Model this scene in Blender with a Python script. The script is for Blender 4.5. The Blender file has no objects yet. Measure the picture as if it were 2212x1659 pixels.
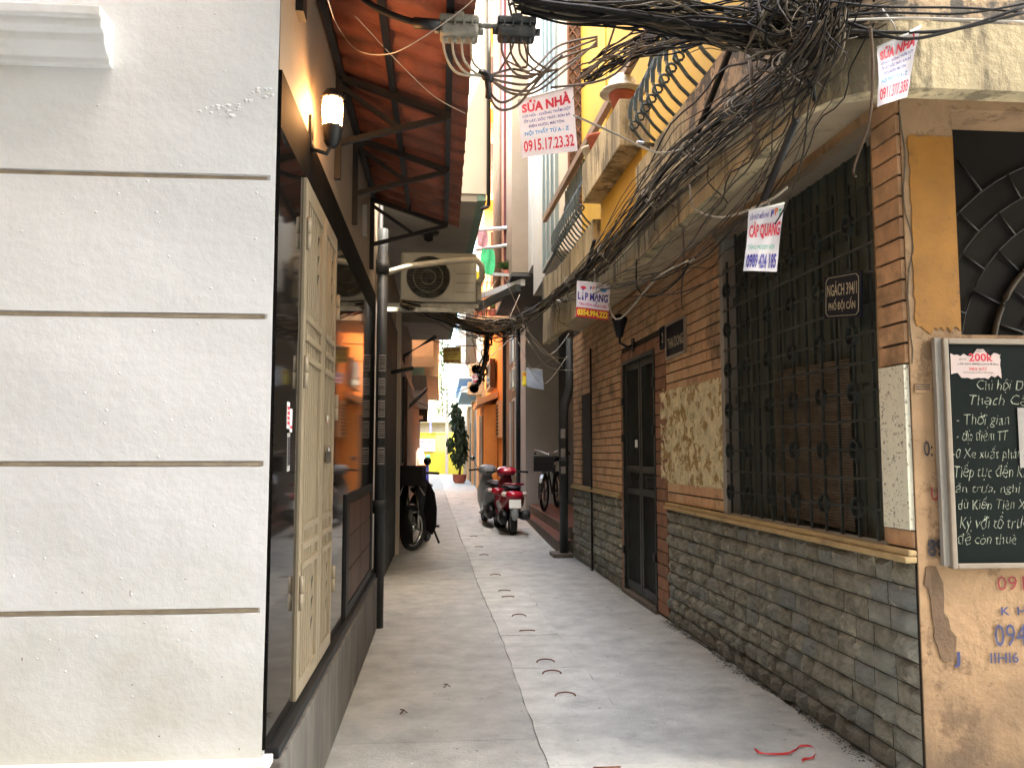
import bpy, math, random
import numpy as np
from mathutils import Vector
random.seed(7)
C = bpy.context.scene.collection
sc = bpy.context.scene
# ------------------------------------------------------------------ camera, world, sun, exposure
F, W, H, CH = 1789.0, 2212.0, 1659.0, 1.30
pit = math.atan(151 / F); yaw = math.atan(151 / F)
cp, sp, cy_, sy_ = math.cos(pit), math.sin(pit), math.cos(yaw), math.sin(yaw)
FW = Vector((sy_ * cp, cy_ * cp, sp)); RT = Vector((cy_, -sy_, 0)); UPV = RT.cross(FW)
CAM = Vector((0, 0, CH))
cd = bpy.data.cameras.new('camera'); cam = bpy.data.objects.new('camera', cd); C.objects.link(cam)
cam.location = CAM; cam.rotation_euler = FW.to_track_quat('-Z', 'Y').to_euler()
cd.sensor_width = 36; cd.lens = F / W * 36; cd.clip_end = 500; cd.clip_start = 0.05
sc.camera = cam
SUN = Vector((-0.30, 0.50, -0.81)).normalized()          # direction the light travels
w = bpy.data.worlds.new('World'); sc.world = w; w.use_nodes = True
nt = w.node_tree
sky = nt.nodes.new('ShaderNodeTexSky'); sky.sky_type = 'NISHITA'; sky.sun_disc = False
sky.sun_elevation = math.asin(-SUN.z); sky.sun_rotation = math.atan2(-SUN.x, -SUN.y)
sky.air_density = 1.6; sky.dust_density = 4.0; sky.ozone_density = 1.0
tn = nt.nodes.new('ShaderNodeVectorMath'); tn.operation = 'MULTIPLY'; tn.inputs[1].default_value = (1.04, 0.985, 0.92)
nt.links.new(sky.outputs[0], tn.inputs[0]); nt.links.new(tn.outputs[0], nt.nodes['Background'].inputs[0])
nt.nodes['Background'].inputs[1].default_value = 0.15
sl = bpy.data.lights.new('sun', 'SUN'); so = bpy.data.objects.new('sun', sl); C.objects.link(so)
sl.energy = 3.0; sl.angle = math.radians(0.5); sl.color = (1, 0.93, 0.82)
so.rotation_euler = SUN.to_track_quat('-Z', 'Y').to_euler(); so.location = (0, 0, 30)
sc.view_settings.view_transform = 'Standard'; sc.view_settings.look = 'None'
sc.view_settings.exposure = 3.95; sc.view_settings.gamma = 1.0
sc.cycles.max_bounces = 8; sc.cycles.diffuse_bounces = 5

# ------------------------------------------------------------------ pixel helpers (2212 x 1659 picture) used to measure depths
def ray(x, y): return FW * F + RT * (x - W / 2) + UPV * (H / 2 - y)
def atY(x, y, Y):
    d = ray(x, y); return CAM + d * (Y / d.y)
def atX(x, y, X):
    d = ray(x, y); return CAM + d * (X / d.x)
def atZ(x, y, Z):
    d = ray(x, y); return CAM + d * ((Z - CH) / d.z)
FY = 3.155
A_ = math.radians(1.35)
UD = Vector((-math.sin(A_), math.cos(A_), 0)); ND = Vector((-math.cos(A_), -math.sin(A_), 0)); RP = Vector((1.85, 3.4, 0))
def rw(u, v, z): return RP + UD * u + ND * v + Vector((0, 0, z))
def onR(x, y, v):
    n = ND; p = RP + ND * v; d = ray(x, y); return CAM + d * ((p - CAM).dot(n) / d.dot(n))
def gz(y): return 0.0 if y < 12 else (y - 12) * 0.0118

# ------------------------------------------------------------------ materials
def M(name, col, rough=0.8, var=0.15, scale=3.0, bump=0.0, bscale=30.0, metal=0.0, tint=0.0,
      stain=None, stain_amt=0.5, stain_scale=1.5, spec=0.5, bdist=0.02, streak=False, col_tint=None, coat=0.0, zgrime=None, hard=None):
    m = bpy.data.materials.new(name); m.use_nodes = True
    n = m.node_tree.nodes; l = m.node_tree.links; b = n['Principled BSDF']
    b.inputs['Roughness'].default_value = rough; b.inputs['Metallic'].default_value = metal
    b.inputs['Specular IOR Level'].default_value = spec
    if coat: b.inputs['Coat Weight'].default_value = coat
    tc = n.new('ShaderNodeTexCoord')
    geo = n.new('ShaderNodeNewGeometry')
    src = geo.outputs['Position']
    if streak:
        mp = n.new('ShaderNodeMapping'); mp.inputs['Scale'].default_value = (1, 1, 0.22); l.new(src, mp.inputs[0]); ssrc = mp.outputs[0]
    else: ssrc = src
    n1 = n.new('ShaderNodeTexNoise'); n1.inputs['Scale'].default_value = scale; n1.inputs['Detail'].default_value = 6
    n1.inputs['Roughness'].default_value = 0.65
    l.new(ssrc, n1.inputs['Vector'])
    mr = n.new('ShaderNodeMapRange'); mr.inputs[1].default_value = 0.3; mr.inputs[2].default_value = 0.7
    mr.inputs[3].default_value = 1 - var * 1.6; mr.inputs[4].default_value = 1 + var; l.new(n1.outputs[0], mr.inputs[0])
    mul = n.new('ShaderNodeVectorMath'); mul.operation = 'SCALE'; mul.inputs[0].default_value = col; l.new(mr.outputs[0], mul.inputs['Scale'])
    last = mul.outputs[0]
    if tint:
        at = n.new('ShaderNodeAttribute'); at.attribute_name = 'tint'
        if col_tint:
            mx = n.new('ShaderNodeMix'); mx.data_type = 'RGBA'; l.new(at.outputs['Fac'], mx.inputs[0]); l.new(last, mx.inputs[6]); mx.inputs[7].default_value = (*col_tint, 1)
            last = mx.outputs[2]
        m3 = n.new('ShaderNodeMapRange'); m3.inputs[3].default_value = 1 - tint; m3.inputs[4].default_value = 1 + tint; l.new(at.outputs['Fac'], m3.inputs[0])
        mu = n.new('ShaderNodeVectorMath'); mu.operation = 'SCALE'; l.new(last, mu.inputs[0]); l.new(m3.outputs[0], mu.inputs['Scale']); last = mu.outputs[0]
    if stain:
        n2 = n.new('ShaderNodeTexNoise'); n2.inputs['Scale'].default_value = stain_scale; n2.inputs['Detail'].default_value = 9; n2.inputs['Roughness'].default_value = 0.7
        l.new(ssrc, n2.inputs['Vector'])
        cr = n.new('ShaderNodeValToRGB'); cr.color_ramp.elements[0].position = 0.62 - stain_amt * 0.25; cr.color_ramp.elements[1].position = (0.74 - stain_amt * 0.2) if hard is None else (0.62 - stain_amt * 0.25 + hard)
        l.new(n2.outputs[0], cr.inputs[0])
        mx = n.new('ShaderNodeMix'); mx.data_type = 'RGBA'; l.new(cr.outputs[0], mx.inputs[0]); l.new(last, mx.inputs[6]); mx.inputs[7].default_value = (*stain, 1)
        last = mx.outputs[2]
    if zgrime:
        z0_, z1_, gc, ga = zgrime
        sx = n.new('ShaderNodeSeparateXYZ'); l.new(src, sx.inputs[0]); n4 = n.new('ShaderNodeTexNoise'); n4.inputs['Scale'].default_value = 5; n4.inputs['Detail'].default_value = 8; l.new(src, n4.inputs['Vector'])
        ad = n.new('ShaderNodeMath'); ad.operation = 'MULTIPLY_ADD'; l.new(n4.outputs[0], ad.inputs[0]); ad.inputs[1].default_value = (z1_ - z0_) * 1.6; l.new(sx.outputs[2], ad.inputs[2])
        m5 = n.new('ShaderNodeMapRange'); m5.inputs[1].default_value = z0_ + (z1_ - z0_) * .8; m5.inputs[2].default_value = z1_ + (z1_ - z0_) * .8; m5.inputs[3].default_value = ga; m5.inputs[4].default_value = 0; l.new(ad.outputs[0], m5.inputs[0])
        mx = n.new('ShaderNodeMix'); mx.data_type = 'RGBA'; l.new(m5.outputs[0], mx.inputs[0]); l.new(last, mx.inputs[6]); mx.inputs[7].default_value = (*gc, 1); last = mx.outputs[2]
    l.new(last, b.inputs['Base Color'])
    if bump:
        n3 = n.new('ShaderNodeTexNoise'); n3.inputs['Scale'].default_value = bscale; n3.inputs['Detail'].default_value = 8; n3.inputs['Roughness'].default_value = 0.6
        l.new(src, n3.inputs['Vector'])
        bp = n.new('ShaderNodeBump'); bp.inputs['Strength'].default_value = bump; bp.inputs['Distance'].default_value = bdist
        l.new(n3.outputs[0], bp.inputs['Height']); l.new(bp.outputs[0], b.inputs['Normal'])
    return m
def emis(name, col, s):
    m = bpy.data.materials.new(name); m.use_nodes = True; b = m.node_tree.nodes['Principled BSDF']
    b.inputs['Base Color'].default_value = (*col, 1); b.inputs['Emission Color'].default_value = (*col, 1); b.inputs['Emission Strength'].default_value = s
    return m
mt = dict(
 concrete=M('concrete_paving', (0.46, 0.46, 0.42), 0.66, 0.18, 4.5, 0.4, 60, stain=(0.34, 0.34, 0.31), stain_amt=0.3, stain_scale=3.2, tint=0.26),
 joint=M('dirt_joint', (0.13, 0.12, 0.10), 0.95, 0.3, 9),
 earth=M('bare_ground', (0.16, 0.15, 0.13), 0.95, 0.3, 2, 0.3),
 plaster_w=M('white_plaster', (0.77, 0.765, 0.745), 0.5, 0.05, 1.3, 0.26, 8, stain=(0.62, 0.59, 0.51), stain_amt=0.15, stain_scale=0.9, bdist=0.022, zgrime=(0.3, 1.05, (0.56, 0.54, 0.44), .6)),
 groove=M('groove_plaster', (0.42, 0.34, 0.24), 0.8, 0.2, 12),
 granite=M('polished_black_granite', (0.008, 0.007, 0.006), 0.05, 0.3, 40, spec=0.27),
 cream=M('cream_wall', (0.27, 0.21, 0.145), 0.7, 0.08, 2, 0.12, 60),
 gate=M('cream_painted_steel', (0.29, 0.235, 0.155), 0.42, 0.06, 6, 0.05, 80),
 plinth=M('worn_plinth_stone', (0.13, 0.12, 0.10), 0.6, 0.35, 7, 0.2, 40, stain=(0.06, 0.05, 0.045), stain_amt=0.5, stain_scale=5, streak=True),
 terrazzo=M('pink_terrazzo', (0.42, 0.30, 0.26), 0.4, 0.5, 22),
 darkwood=M('dark_wood', (0.10, 0.045, 0.02), 0.5, 0.35, 12, streak=True),
 black=M('black_paint', (0.007, 0.007, 0.007), 0.55, 0.2, 10),
 blackcable=M('black_cable', (0.008, 0.0075, 0.007), 0.65, 0.3, 8, tint=0.5, col_tint=(0.13, 0.105, 0.07), spec=0.25),
 browncable=M('brown_cable', (0.12, 0.075, 0.045), 0.5, 0.2, 8),
 whitecable=M('pale_cable', (0.50, 0.46, 0.38), 0.5, 0.2, 8),
 pipe=M('grey_plastic_pipe', (0.034, 0.038, 0.038), 0.55, 0.15, 6, stain=(0.1, 0.1, 0.09), stain_amt=0.3, stain_scale=4, streak=True),
 rust_red=M('corrugated_red_sheet', (0.24, 0.072, 0.036), 0.65, 0.3, 3.5, 0.15, 20, stain=(0.11, 0.045, 0.028), stain_amt=0.45, stain_scale=3.0),
 steel_dark=M('dark_green_steel', (0.028, 0.033, 0.029), 0.5, 0.3, 10, 0.1),
 brick=M('orange_brick', (0.80, 0.47, 0.25), 0.75, 0.2, 9, 0.25, 70, tint=0.28, col_tint=(0.48, 0.32, 0.18), stain=(0.20, 0.14, 0.08), stain_amt=0.25, stain_scale=2.0),
 brick_red=M('red_jamb_brick', (0.30, 0.145, 0.08), 0.8, 0.2, 8, 0.3, 60, tint=0.15),
 mortar=M('dark_mortar', (0.05, 0.038, 0.026), 0.95, 0.3, 12),
 stone=M('split_face_stone', (0.42, 0.40, 0.31), 0.85, 0.34, 14, 0.8, 45, tint=0.42, col_tint=(0.15, 0.16, 0.15), bdist=0.03, stain=(0.44, 0.41, 0.33), stain_amt=0.2, stain_scale=9, hard=.08, zgrime=(0.0, 0.22, (0.12, 0.11, 0.085), .8)),
 sill=M('ochre_sill', (0.50, 0.36, 0.17), 0.7, 0.15, 10, 0.2, 40, stain=(0.30, 0.22, 0.12), stain_amt=0.4, stain_scale=5),
 tan=M('tan_dirty_plaster', (0.42, 0.27, 0.145), 0.85, 0.2, 3, 0.35, 30, stain=(0.24, 0.15, 0.08), stain_amt=0.3, stain_scale=5.5, hard=.06, zgrime=(0.05, 0.6, (0.13, 0.09, 0.055), .85)),
 tanlow=M('grimy_plaster', (0.34, 0.25, 0.16), 0.9, 0.25, 6, 0.3, 40, stain=(0.14, 0.10, 0.07), stain_amt=0.6, stain_scale=6),
 ochre=M('orange_ochre_paint', (0.40, 0.18, 0.025), 0.7, 0.2, 3, 0.1, 60, stain=(0.25, 0.12, 0.03), stain_amt=0.12, stain_scale=9, hard=.05),
 fascia=M('weathered_balcony_concrete', (0.55, 0.455, 0.27), 0.9, 0.3, 4, 0.5, 30, stain=(0.20, 0.165, 0.10), stain_amt=0.42, stain_scale=6.0, streak=True, hard=.07),
 fascia2=M('mottled_balcony_concrete', (0.52, 0.38, 0.23), 0.9, 0.3, 5, 0.5, 30, stain=(0.13, 0.115, 0.09), stain_amt=0.62, stain_scale=9, hard=.06),
 soffit=M('grey_soffit', (0.32, 0.30, 0.26), 0.9, 0.12, 2, 0.15, 30),
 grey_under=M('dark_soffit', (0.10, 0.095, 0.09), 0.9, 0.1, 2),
 yellow=M('bright_yellow_wall', (0.60, 0.35, 0.035), 0.8, 0.08, 2, 0.1, 40, stain=(0.40, 0.22, 0.04), stain_amt=0.0, stain_scale=4),
 palewhite=M('pale_wall_paint', (0.60, 0.56, 0.48), 0.8, 0.05, 2),  # plain off-white paint for walls, jambs and frames
 teal=M('teal_paint', (0.16, 0.27, 0.22), 0.7, 0.12, 3),
 mint=M('mint_paint', (0.42, 0.66, 0.54), 0.7, 0.08, 3),
 alu=M('green_white_aluminium', (0.20, 0.25, 0.24), 0.4, 0.05, 3),
 glass=M('window_glass', (0.05, 0.07, 0.08), 0.08, 0.1, 2, spec=0.8),
 maroon=M('maroon_shutter', (0.13, 0.02, 0.018), 0.5, 0.2, 6),
 orange=M('orange_wall', (0.80, 0.33, 0.07), 0.8, 0.08, 2, 0.1, 40),
 peach=M('peach_wall', (0.75, 0.48, 0.25), 0.8, 0.1, 2),
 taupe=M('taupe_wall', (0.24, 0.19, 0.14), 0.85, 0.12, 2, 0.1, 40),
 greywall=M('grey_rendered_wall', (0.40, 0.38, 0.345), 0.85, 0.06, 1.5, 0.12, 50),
 yellow_end=M('lemon_wall', (0.42, 0.38, 0.035), 0.8, 0.05, 1, 0.1, 20),
 ac=M('ac_cream_plastic', (0.33, 0.315, 0.25), 0.5, 0.06, 4),
 acdark=M('ac_grille', (0.03, 0.03, 0.03), 0.5, 0.2, 4),
 lagging=M('pipe_lagging', (0.45, 0.40, 0.30), 0.7, 0.15, 14, 0.3, 60),
 paper=M('banner_vinyl', (0.90, 0.87, 0.92), 0.5, 0.03, 3),
 paper2=M('sticker_paper', (0.34, 0.32, 0.29), 0.6, 0.1, 20),
 red=M('red_print', (0.62, 0.02, 0.05), 0.5, 0.02), navy=M('navy_print', (0.05, 0.04, 0.30), 0.5, 0.02),
 cyan=M('cyan_print', (0.02, 0.30, 0.62), 0.5, 0.02), green=M('green_print', (0.02, 0.42, 0.28), 0.5, 0.02),
 magenta=M('magenta_print', (0.65, 0.03, 0.25), 0.5, 0.02), yell=M('yellow_print', (0.9, 0.75, 0.05), 0.5, 0.02),
 ink=M('black_ink', (0.03, 0.025, 0.03), 0.6, 0.02), orangep=M('orange_print', (0.8, 0.16, 0.03), 0.5, 0.02),
 signblue=M('dark_enamel_sign', (0.008, 0.011, 0.022), 0.5, 0.1, 8, spec=.15), signtext=M('sign_lettering', (0.55, 0.48, 0.33), 0.5, 0.1, 20),
 board=M('blackboard_slate', (0.0035, 0.008, 0.0065), 0.7, 0.3, 3, stain=(0.012, 0.018, 0.015), stain_amt=0.15, stain_scale=5, spec=0.12),
 chalk=M('chalk', (0.36, 0.39, 0.30), 0.9, 0.4, 60),
 boardframe=M('aluminium_board_frame', (0.30, 0.25, 0.19), 0.45, 0.1, 10),
 whitetile=M('white_render', (0.80, 0.78, 0.62), 0.8, 0.05, 6, 0.3, 60, stain=(0.26, 0.23, 0.17), stain_amt=0.2, stain_scale=60, hard=.03),
 patch=M('exposed_cream_plaster', (0.80, 0.72, 0.46), 0.9, 0.2, 10, 0.7, 24, stain=(0.40, 0.26, 0.10), stain_amt=0.45, stain_scale=11, bdist=0.04, hard=.05),
 louver=M('dark_green_wood', (0.062, 0.072, 0.056), 0.6, 0.3, 6, streak=True),
 bamboo=M('bamboo_blind', (0.16, 0.115, 0.075), 0.7, 0.3, 10),
 tyre=M('tyre_rubber', (0.012, 0.012, 0.012), 0.8, 0.2, 20), chrome=M('worn_chrome', (0.42, 0.42, 0.42), 0.25, 0.1, 20, metal=1.0),
 redpaint=M('metallic_red_paint', (0.30, 0.012, 0.03), 0.25, 0.05, 5, coat=0.7), silver=M('silver_plastic', (0.25, 0.27, 0.28), 0.35, 0.1, 8),
 blackplastic=M('black_plastic', (0.008, 0.008, 0.009), 0.4, 0.2, 10, spec=0.3), plate=M('white_plate', (0.85, 0.85, 0.82), 0.4, 0.02),
 tail=M('red_lens', (0.45, 0.01, 0.03), 0.15, 0.05, 4, coat=0.6), lens=M('pale_lens', (0.6, 0.5, 0.46), 0.15, 0.05, 4, coat=0.5),
 leaf=M('leaf_green', (0.09, 0.17, 0.035), 0.55, 0.3, 8, tint=0.5), darkleaf=M('dark_leaf', (0.03, 0.055, 0.022), 0.5, 0.3, 8, tint=0.5),
 bark=M('bark', (0.16, 0.09, 0.05), 0.9, 0.2, 20), terracotta=M('terracotta', (0.46, 0.13, 0.08), 0.8, 0.15, 8), helmet=M('cream_bowl', (0.62, 0.56, 0.44), 0.4, 0.08, 6),
 rail=M('white_rail', (0.72, 0.74, 0.76), 0.35, 0.04), belly=M('blue_grey_iron', (0.07, 0.10, 0.105), 0.45, 0.3, 14),
 handrail=M('brown_handrail', (0.28, 0.19, 0.13), 0.7, 0.15, 6), tiles=M('maroon_step_tile', (0.20, 0.075, 0.05), 0.35, 0.2, 6, tint=0.1), riser=M('step_concrete', (0.16, 0.13, 0.10), 0.8, 0.3, 10, 0.3, 40),
 skin=M('skin', (0.50, 0.28, 0.18), 0.6, 0.05), hair=M('black_hair', (0.01, 0.008, 0.008), 0.6, 0.2), shirt=M('pale_blue_shirt', (0.35, 0.42, 0.52), 0.8, 0.1, 10), trousers=M('orange_cloth', (0.55, 0.16, 0.05), 0.8, 0.1, 10),
 ribbon=M('red_plastic_ribbon', (0.70, 0.05, 0.05), 0.4, 0.1, 10), greencloth=M('green_cloth', (0.10, 0.72, 0.30), 0.7, 0.15, 8), jbox=M('dusty_grey_plastic', (0.26, 0.25, 0.20), 0.6, 0.25, 14, 0.1),
 zinc=M('zinc_shed_roof', (0.30, 0.29, 0.27), 0.6, 0.25, 4), blue=M('blue_paint', (0.05, 0.06, 0.40), 0.5), skyblue=M('light_blue_wall', (0.40, 0.60, 0.78), 0.8, 0.1, 3),
 lampglow=emis('lit_lamp_glass', (1.0, 0.48, 0.17), 15.0), bark2=M('rust_iron', (0.20, 0.09, 0.05), 0.7, 0.2, 10), graf=M('blue_graffiti', (0.06, 0.07, 0.17), 0.8, 0.2, 30), grafr=M('red_graffiti', (0.34, 0.04, 0.05), 0.8, 0.2, 30),
 rawrender=M('bare_grey_render', (0.17, 0.11, 0.065), 0.95, 0.15, 10, 0.3, 50), litter=M('dry_leaf', (0.12, 0.06, 0.03), 0.8), banner_y=M('yellow_banner', (0.42, 0.33, 0.05), 0.6, 0.1, 10),
)
# thin cloth, vinyl and leaves let some light through
for k in ('paper', 'leaf', 'darkleaf', 'greencloth', 'rust_red'):
    m = mt[k]; n = m.node_tree.nodes; l = m.node_tree.links; b = n['Principled BSDF']; o = n['Material Output']
    tr = n.new('ShaderNodeBsdfTranslucent'); mx = n.new('ShaderNodeMixShader'); mx.inputs[0].default_value = {'rust_red': 0.03, 'paper': 0.4}.get(k, 0.35)
    src = b.inputs['Base Color'].links[0].from_socket
    l.new(src, tr.inputs[0]); l.new(b.outputs[0], mx.inputs[1]); l.new(tr.outputs[0], mx.inputs[2]); l.new(mx.outputs[0], o.inputs[0])

# ------------------------------------------------------------------ mesh builder
class MB:
    def __init__(s): s.v = []; s.f = []; s.t = []; s.sm = []
    def add(s, vs, fs, tint=0.5, smooth=False):
        b = len(s.v); s.v += [tuple(v) for v in vs]
        for f in fs: s.f.append([b + i for i in f]); s.t.append(tint); s.sm.append(smooth)
        return s
    def hexa(s, p, tint=0.5):      # p: 8 points, bottom 4 ccw then top 4 ccw
        return s.add(p, [(3, 2, 1, 0), (4, 5, 6, 7), (0, 1, 5, 4), (1, 2, 6, 5), (2, 3, 7, 6), (3, 0, 4, 7)], tint)
    def box(s, x0, x1, y0, y1, z0, z1, tint=0.5, T=None):
        p = [(x0, y0, z0), (x1, y0, z0), (x1, y1, z0), (x0, y1, z0), (x0, y0, z1), (x1, y0, z1), (x1, y1, z1), (x0, y1, z1)]
        if T: p = [T(*q) for q in p]
        return s.hexa(p, tint)
    def rbox(s, u0, u1, v0, v1, z0, z1, tint=0.5): return s.box(u0, u1, v0, v1, z0, z1, tint, rw)
    def tube(s, pts, r, seg=6, tint=0.5, caps=True):
        pts = [Vector(p) for p in pts]; n = len(pts); vs = []
        rs = r if isinstance(r, (list, tuple)) else [r] * n
        for i, p in enumerate(pts):
            d = (pts[min(i + 1, n - 1)] - pts[max(i - 1, 0)]); d = d.normalized() if d.length > 1e-9 else Vector((0, 0, 1))
            a = Vector((0, 0, 1)) if abs(d.z) < 0.9 else Vector((1, 0, 0))
            e1 = d.cross(a).normalized(); e2 = d.cross(e1)
            for k in range(seg):
                t = 2 * math.pi * k / seg; vs.append(p + (e1 * math.cos(t) + e2 * math.sin(t)) * rs[i])
        fs = [(i * seg + k, i * seg + (k + 1) % seg, (i + 1) * seg + (k + 1) % seg, (i + 1) * seg + k) for i in range(n - 1) for k in range(seg)]
        if caps: fs += [tuple(range(seg))[::-1], tuple((n - 1) * seg + k for k in range(seg))]
        return s.add(vs, fs, tint, True)
    def bar(s, a, b, w, h=None, tint=0.5):
        a, b = Vector(a), Vector(b); h = h or w; d = (b - a).normalized()
        up = Vector((0, 0, 1)) if abs(d.z) < 0.95 else Vector((0, 1, 0))
        e1 = d.cross(up).normalized() * w / 2; e2 = e1.cross(d).normalized() * h / 2
        return s.hexa([a - e1 - e2, a + e1 - e2, b + e1 - e2, b - e1 - e2, a - e1 + e2, a + e1 + e2, b + e1 + e2, b - e1 + e2], tint)
    def lathe(s, prof, c, ax=(0, 0, 1), seg=16, tint=0.5):
        c = Vector(c); ax = Vector(ax).normalized(); a = Vector((0, 0, 1)) if abs(ax.z) < 0.9 else Vector((1, 0, 0))
        e1 = ax.cross(a).normalized(); e2 = ax.cross(e1); vs = []
        for r, z in prof:
            for k in range(seg):
                t = 2 * math.pi * k / seg; vs.append(c + ax * z + (e1 * math.cos(t) + e2 * math.sin(t)) * r)
        n = len(prof)
        fs = [(i * seg + k, (i + 1) * seg + k, (i + 1) * seg + (k + 1) % seg, i * seg + (k + 1) % seg) for i in range(n - 1) for k in range(seg)]
        fs += [tuple(range(seg)), tuple((n - 1) * seg + k for k in range(seg))[::-1]]
        return s.add(vs, fs, tint, True)
    def torus(s, c, ax, R, r, seg=24, ts=8, tint=0.5, sy=1.0):
        c = Vector(c); ax = Vector(ax).normalized(); a = Vector((0, 0, 1)) if abs(ax.z) < 0.9 else Vector((1, 0, 0))
        e1 = ax.cross(a).normalized(); e2 = ax.cross(e1); vs = []
        for i in range(seg):
            t = 2 * math.pi * i / seg; rad = e1 * math.cos(t) + e2 * math.sin(t) * sy
            for k in range(ts):
                p = 2 * math.pi * k / ts; vs.append(c + rad * R + rad * r * math.cos(p) + ax * r * math.sin(p))
        fs = [(i * ts + k, i * ts + (k + 1) % ts, ((i + 1) % seg) * ts + (k + 1) % ts, ((i + 1) % seg) * ts + k) for i in range(seg) for k in range(ts)]
        return s.add(vs, fs, tint, True)
    def prism(s, poly, f0, f1, tint=0.5):   # poly of 2d pts, f0/f1 map (a,b)->3D for both ends
        n = len(poly); vs = [f0(*p) for p in poly] + [f1(*p) for p in poly]
        fs = [(i, (i + 1) % n, n + (i + 1) % n, n + i) for i in range(n)] + [tuple(range(n))[::-1], tuple(range(n, 2 * n))]
        return s.add(vs, fs, tint)
    def loft(s, secs, seg=16, tint=0.5, T=None, p=2.4):  # secs: (y, cx, cz, rx, rz)
        vs = []
        for (y, cx, cz, rx, rz) in secs:
            for k in range(seg):
                t = 2 * math.pi * k / seg; c, q = math.cos(t), math.sin(t)
                x = cx + rx * math.copysign(abs(c) ** (2 / p), c); z = cz + rz * math.copysign(abs(q) ** (2 / p), q)
                vs.append(T((x, y, z)) if T else Vector((x, y, z)))
        n = len(secs)
        fs = [(i * seg + k, (i + 1) * seg + k, (i + 1) * seg + (k + 1) % seg, i * seg + (k + 1) % seg) for i in range(n - 1) for k in range(seg)]
        fs += [tuple(range(seg)), tuple((n - 1) * seg + k for k in range(seg))[::-1]]
        return s.add(vs, fs, tint, True)
    def build(s, name, mat, parent=None, bevel=0.0, sub=0):
        me = bpy.data.meshes.new(name)
        off = Vector((0, 0, 0)); p = parent
        while p: off += p.location; p = p.parent
        if parent is None and s.v:
            a = np.array(s.v); off = Vector(((a[:, 0].min() + a[:, 0].max()) / 2, (a[:, 1].min() + a[:, 1].max()) / 2, a[:, 2].min()))
        me.from_pydata([(v[0] - off.x, v[1] - off.y, v[2] - off.z) for v in s.v], [], s.f)
        me.materials.append(mt[mat] if isinstance(mat, str) else mat)
        at = me.attributes.new('tint', 'FLOAT', 'FACE'); at.data.foreach_set('value', s.t)
        me.polygons.foreach_set('use_smooth', s.sm); me.update()
        o = bpy.data.objects.new(name, me); C.objects.link(o)
        if parent: o.parent = parent
        else: o.location = off
        if bevel:
            b = o.modifiers.new('bevel', 'BEVEL'); b.width = bevel; b.segments = 2; b.limit_method = 'ANGLE'
        if sub:
            b = o.modifiers.new('sub', 'SUBSURF'); b.levels = b.render_levels = sub
        return o
def tag(o, label, cat, group=None, kind=None):
    if label: o['label'] = label
    if cat: o['category'] = cat
    if group: o['group'] = group
    if kind: o['kind'] = kind
    return o
def root(name, loc, label, cat, group=None):
    o = bpy.data.objects.new(name, None); C.objects.link(o); o.location = loc; o.empty_display_size = 0.1
    return tag(o, label, cat, group)
def struct(name, mb, mat): return tag(mb.build(name, mat), None, None, None, 'structure')

def textmesh(s, mapf, mat, name, parent, x0, x1, y0, y1, bold=0.0, depth=0.0, extra=None, fitw=True, shear=0.0):
    """lay text into the box x0..x1, y0..y1 (baseline y0, cap height y1) and send it through mapf(x, y)->3D"""
    c = bpy.data.curves.new('t', 'FONT'); c.body = s; c.size = 1.0; c.offset = bold * (1.2 if bold >= .028 else 1.0) if bold > 0 else bold; c.resolution_u = 2; c.shear = shear
    o = bpy.data.objects.new('t', c); C.objects.link(o)
    dg = bpy.context.evaluated_depsgraph_get(); dg.update()
    me = bpy.data.meshes.new_from_object(o.evaluated_get(dg)); C.objects.unlink(o); bpy.data.objects.remove(o); bpy.data.curves.remove(c)
    vs = np.array([v.co[:] for v in me.vertices]).reshape(-1, 3)
    if not len(vs): return None
    a, b = vs[:, 0].min(), vs[:, 0].max(); cap = 0.70
    kx = (x1 - x0) / (b - a) if fitw else (y1 - y0) / cap
    ky = (y1 - y0) / cap
    mb = MB(); mb.add([mapf(x0 + (v[0] - a) * kx, y0 + v[1] * ky) for v in vs], [list(p.vertices) for p in me.polygons])
    bpy.data.meshes.remove(me)
    return mb.build(name, mat, parent)

# ================================================================== GROUND
g = MB()
ys = [-12, -6, 0, 6, 12, 20, 30, 40, 60, 120]
g.add([(x, y, gz(min(y, 45)) - 0.03) for y in ys for x in (-60, 60)], [(2 * i, 2 * i + 1, 2 * i + 3, 2 * i + 2) for i in range(len(ys) - 1)])
struct('ground', g, 'joint')
pav = MB()
def panel(mb, fa, fb, y0, y1, tint, gap=0.0014, top=0.0):
    n = max(1, int((y1 - y0) / (0.11 if y0 < 12 else 0.6)))
    if y0 < 2.0 or isinstance(fa(0), int): n = max(1, int((y1 - y0) / 1.5))
    lo = []; hi = []
    for i in range(n + 1):
        y = y0 + (y1 - y0) * i / n; yy = min(max(y, y0 + gap), y1 - gap); a, b_ = fa(y) + gap, fb(y) - gap
        lo += [(a, yy, gz(y) - .02), (b_, yy, gz(y) - .02)]; hi += [(a, yy, gz(y) + top), (b_, yy, gz(y) + top)]
    N = 2 * (n + 1); fs = []
    for i in range(n):
        k = 2 * i; fs += [(N + k, N + k + 1, N + k + 3, N + k + 2), (k, k + 2, N + k + 2, N + k), (k + 1, N + k + 1, N + k + 3, k + 3)]
    fs += [(0, N, N + 1, 1), (N - 2, N - 1, 2 * N - 1, 2 * N - 2)]
    mb.add(lo + hi, fs, tint)
jt = lambda y: 0.003 * math.sin(11 * y) + 0.002 * math.sin(29 * y + 1) + 0.0015 * math.sin(67 * y) + 0.009 * math.sin(1.3 * y)
LX = lambda y: 0.46 - (y - 3.6) * 0.017 + jt(y)      # drain strip edges
RX = lambda y: 0.91 - (y - 3.6) * 0.022 + jt(y + 7)
K = lambda v: (lambda y: v)
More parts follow.
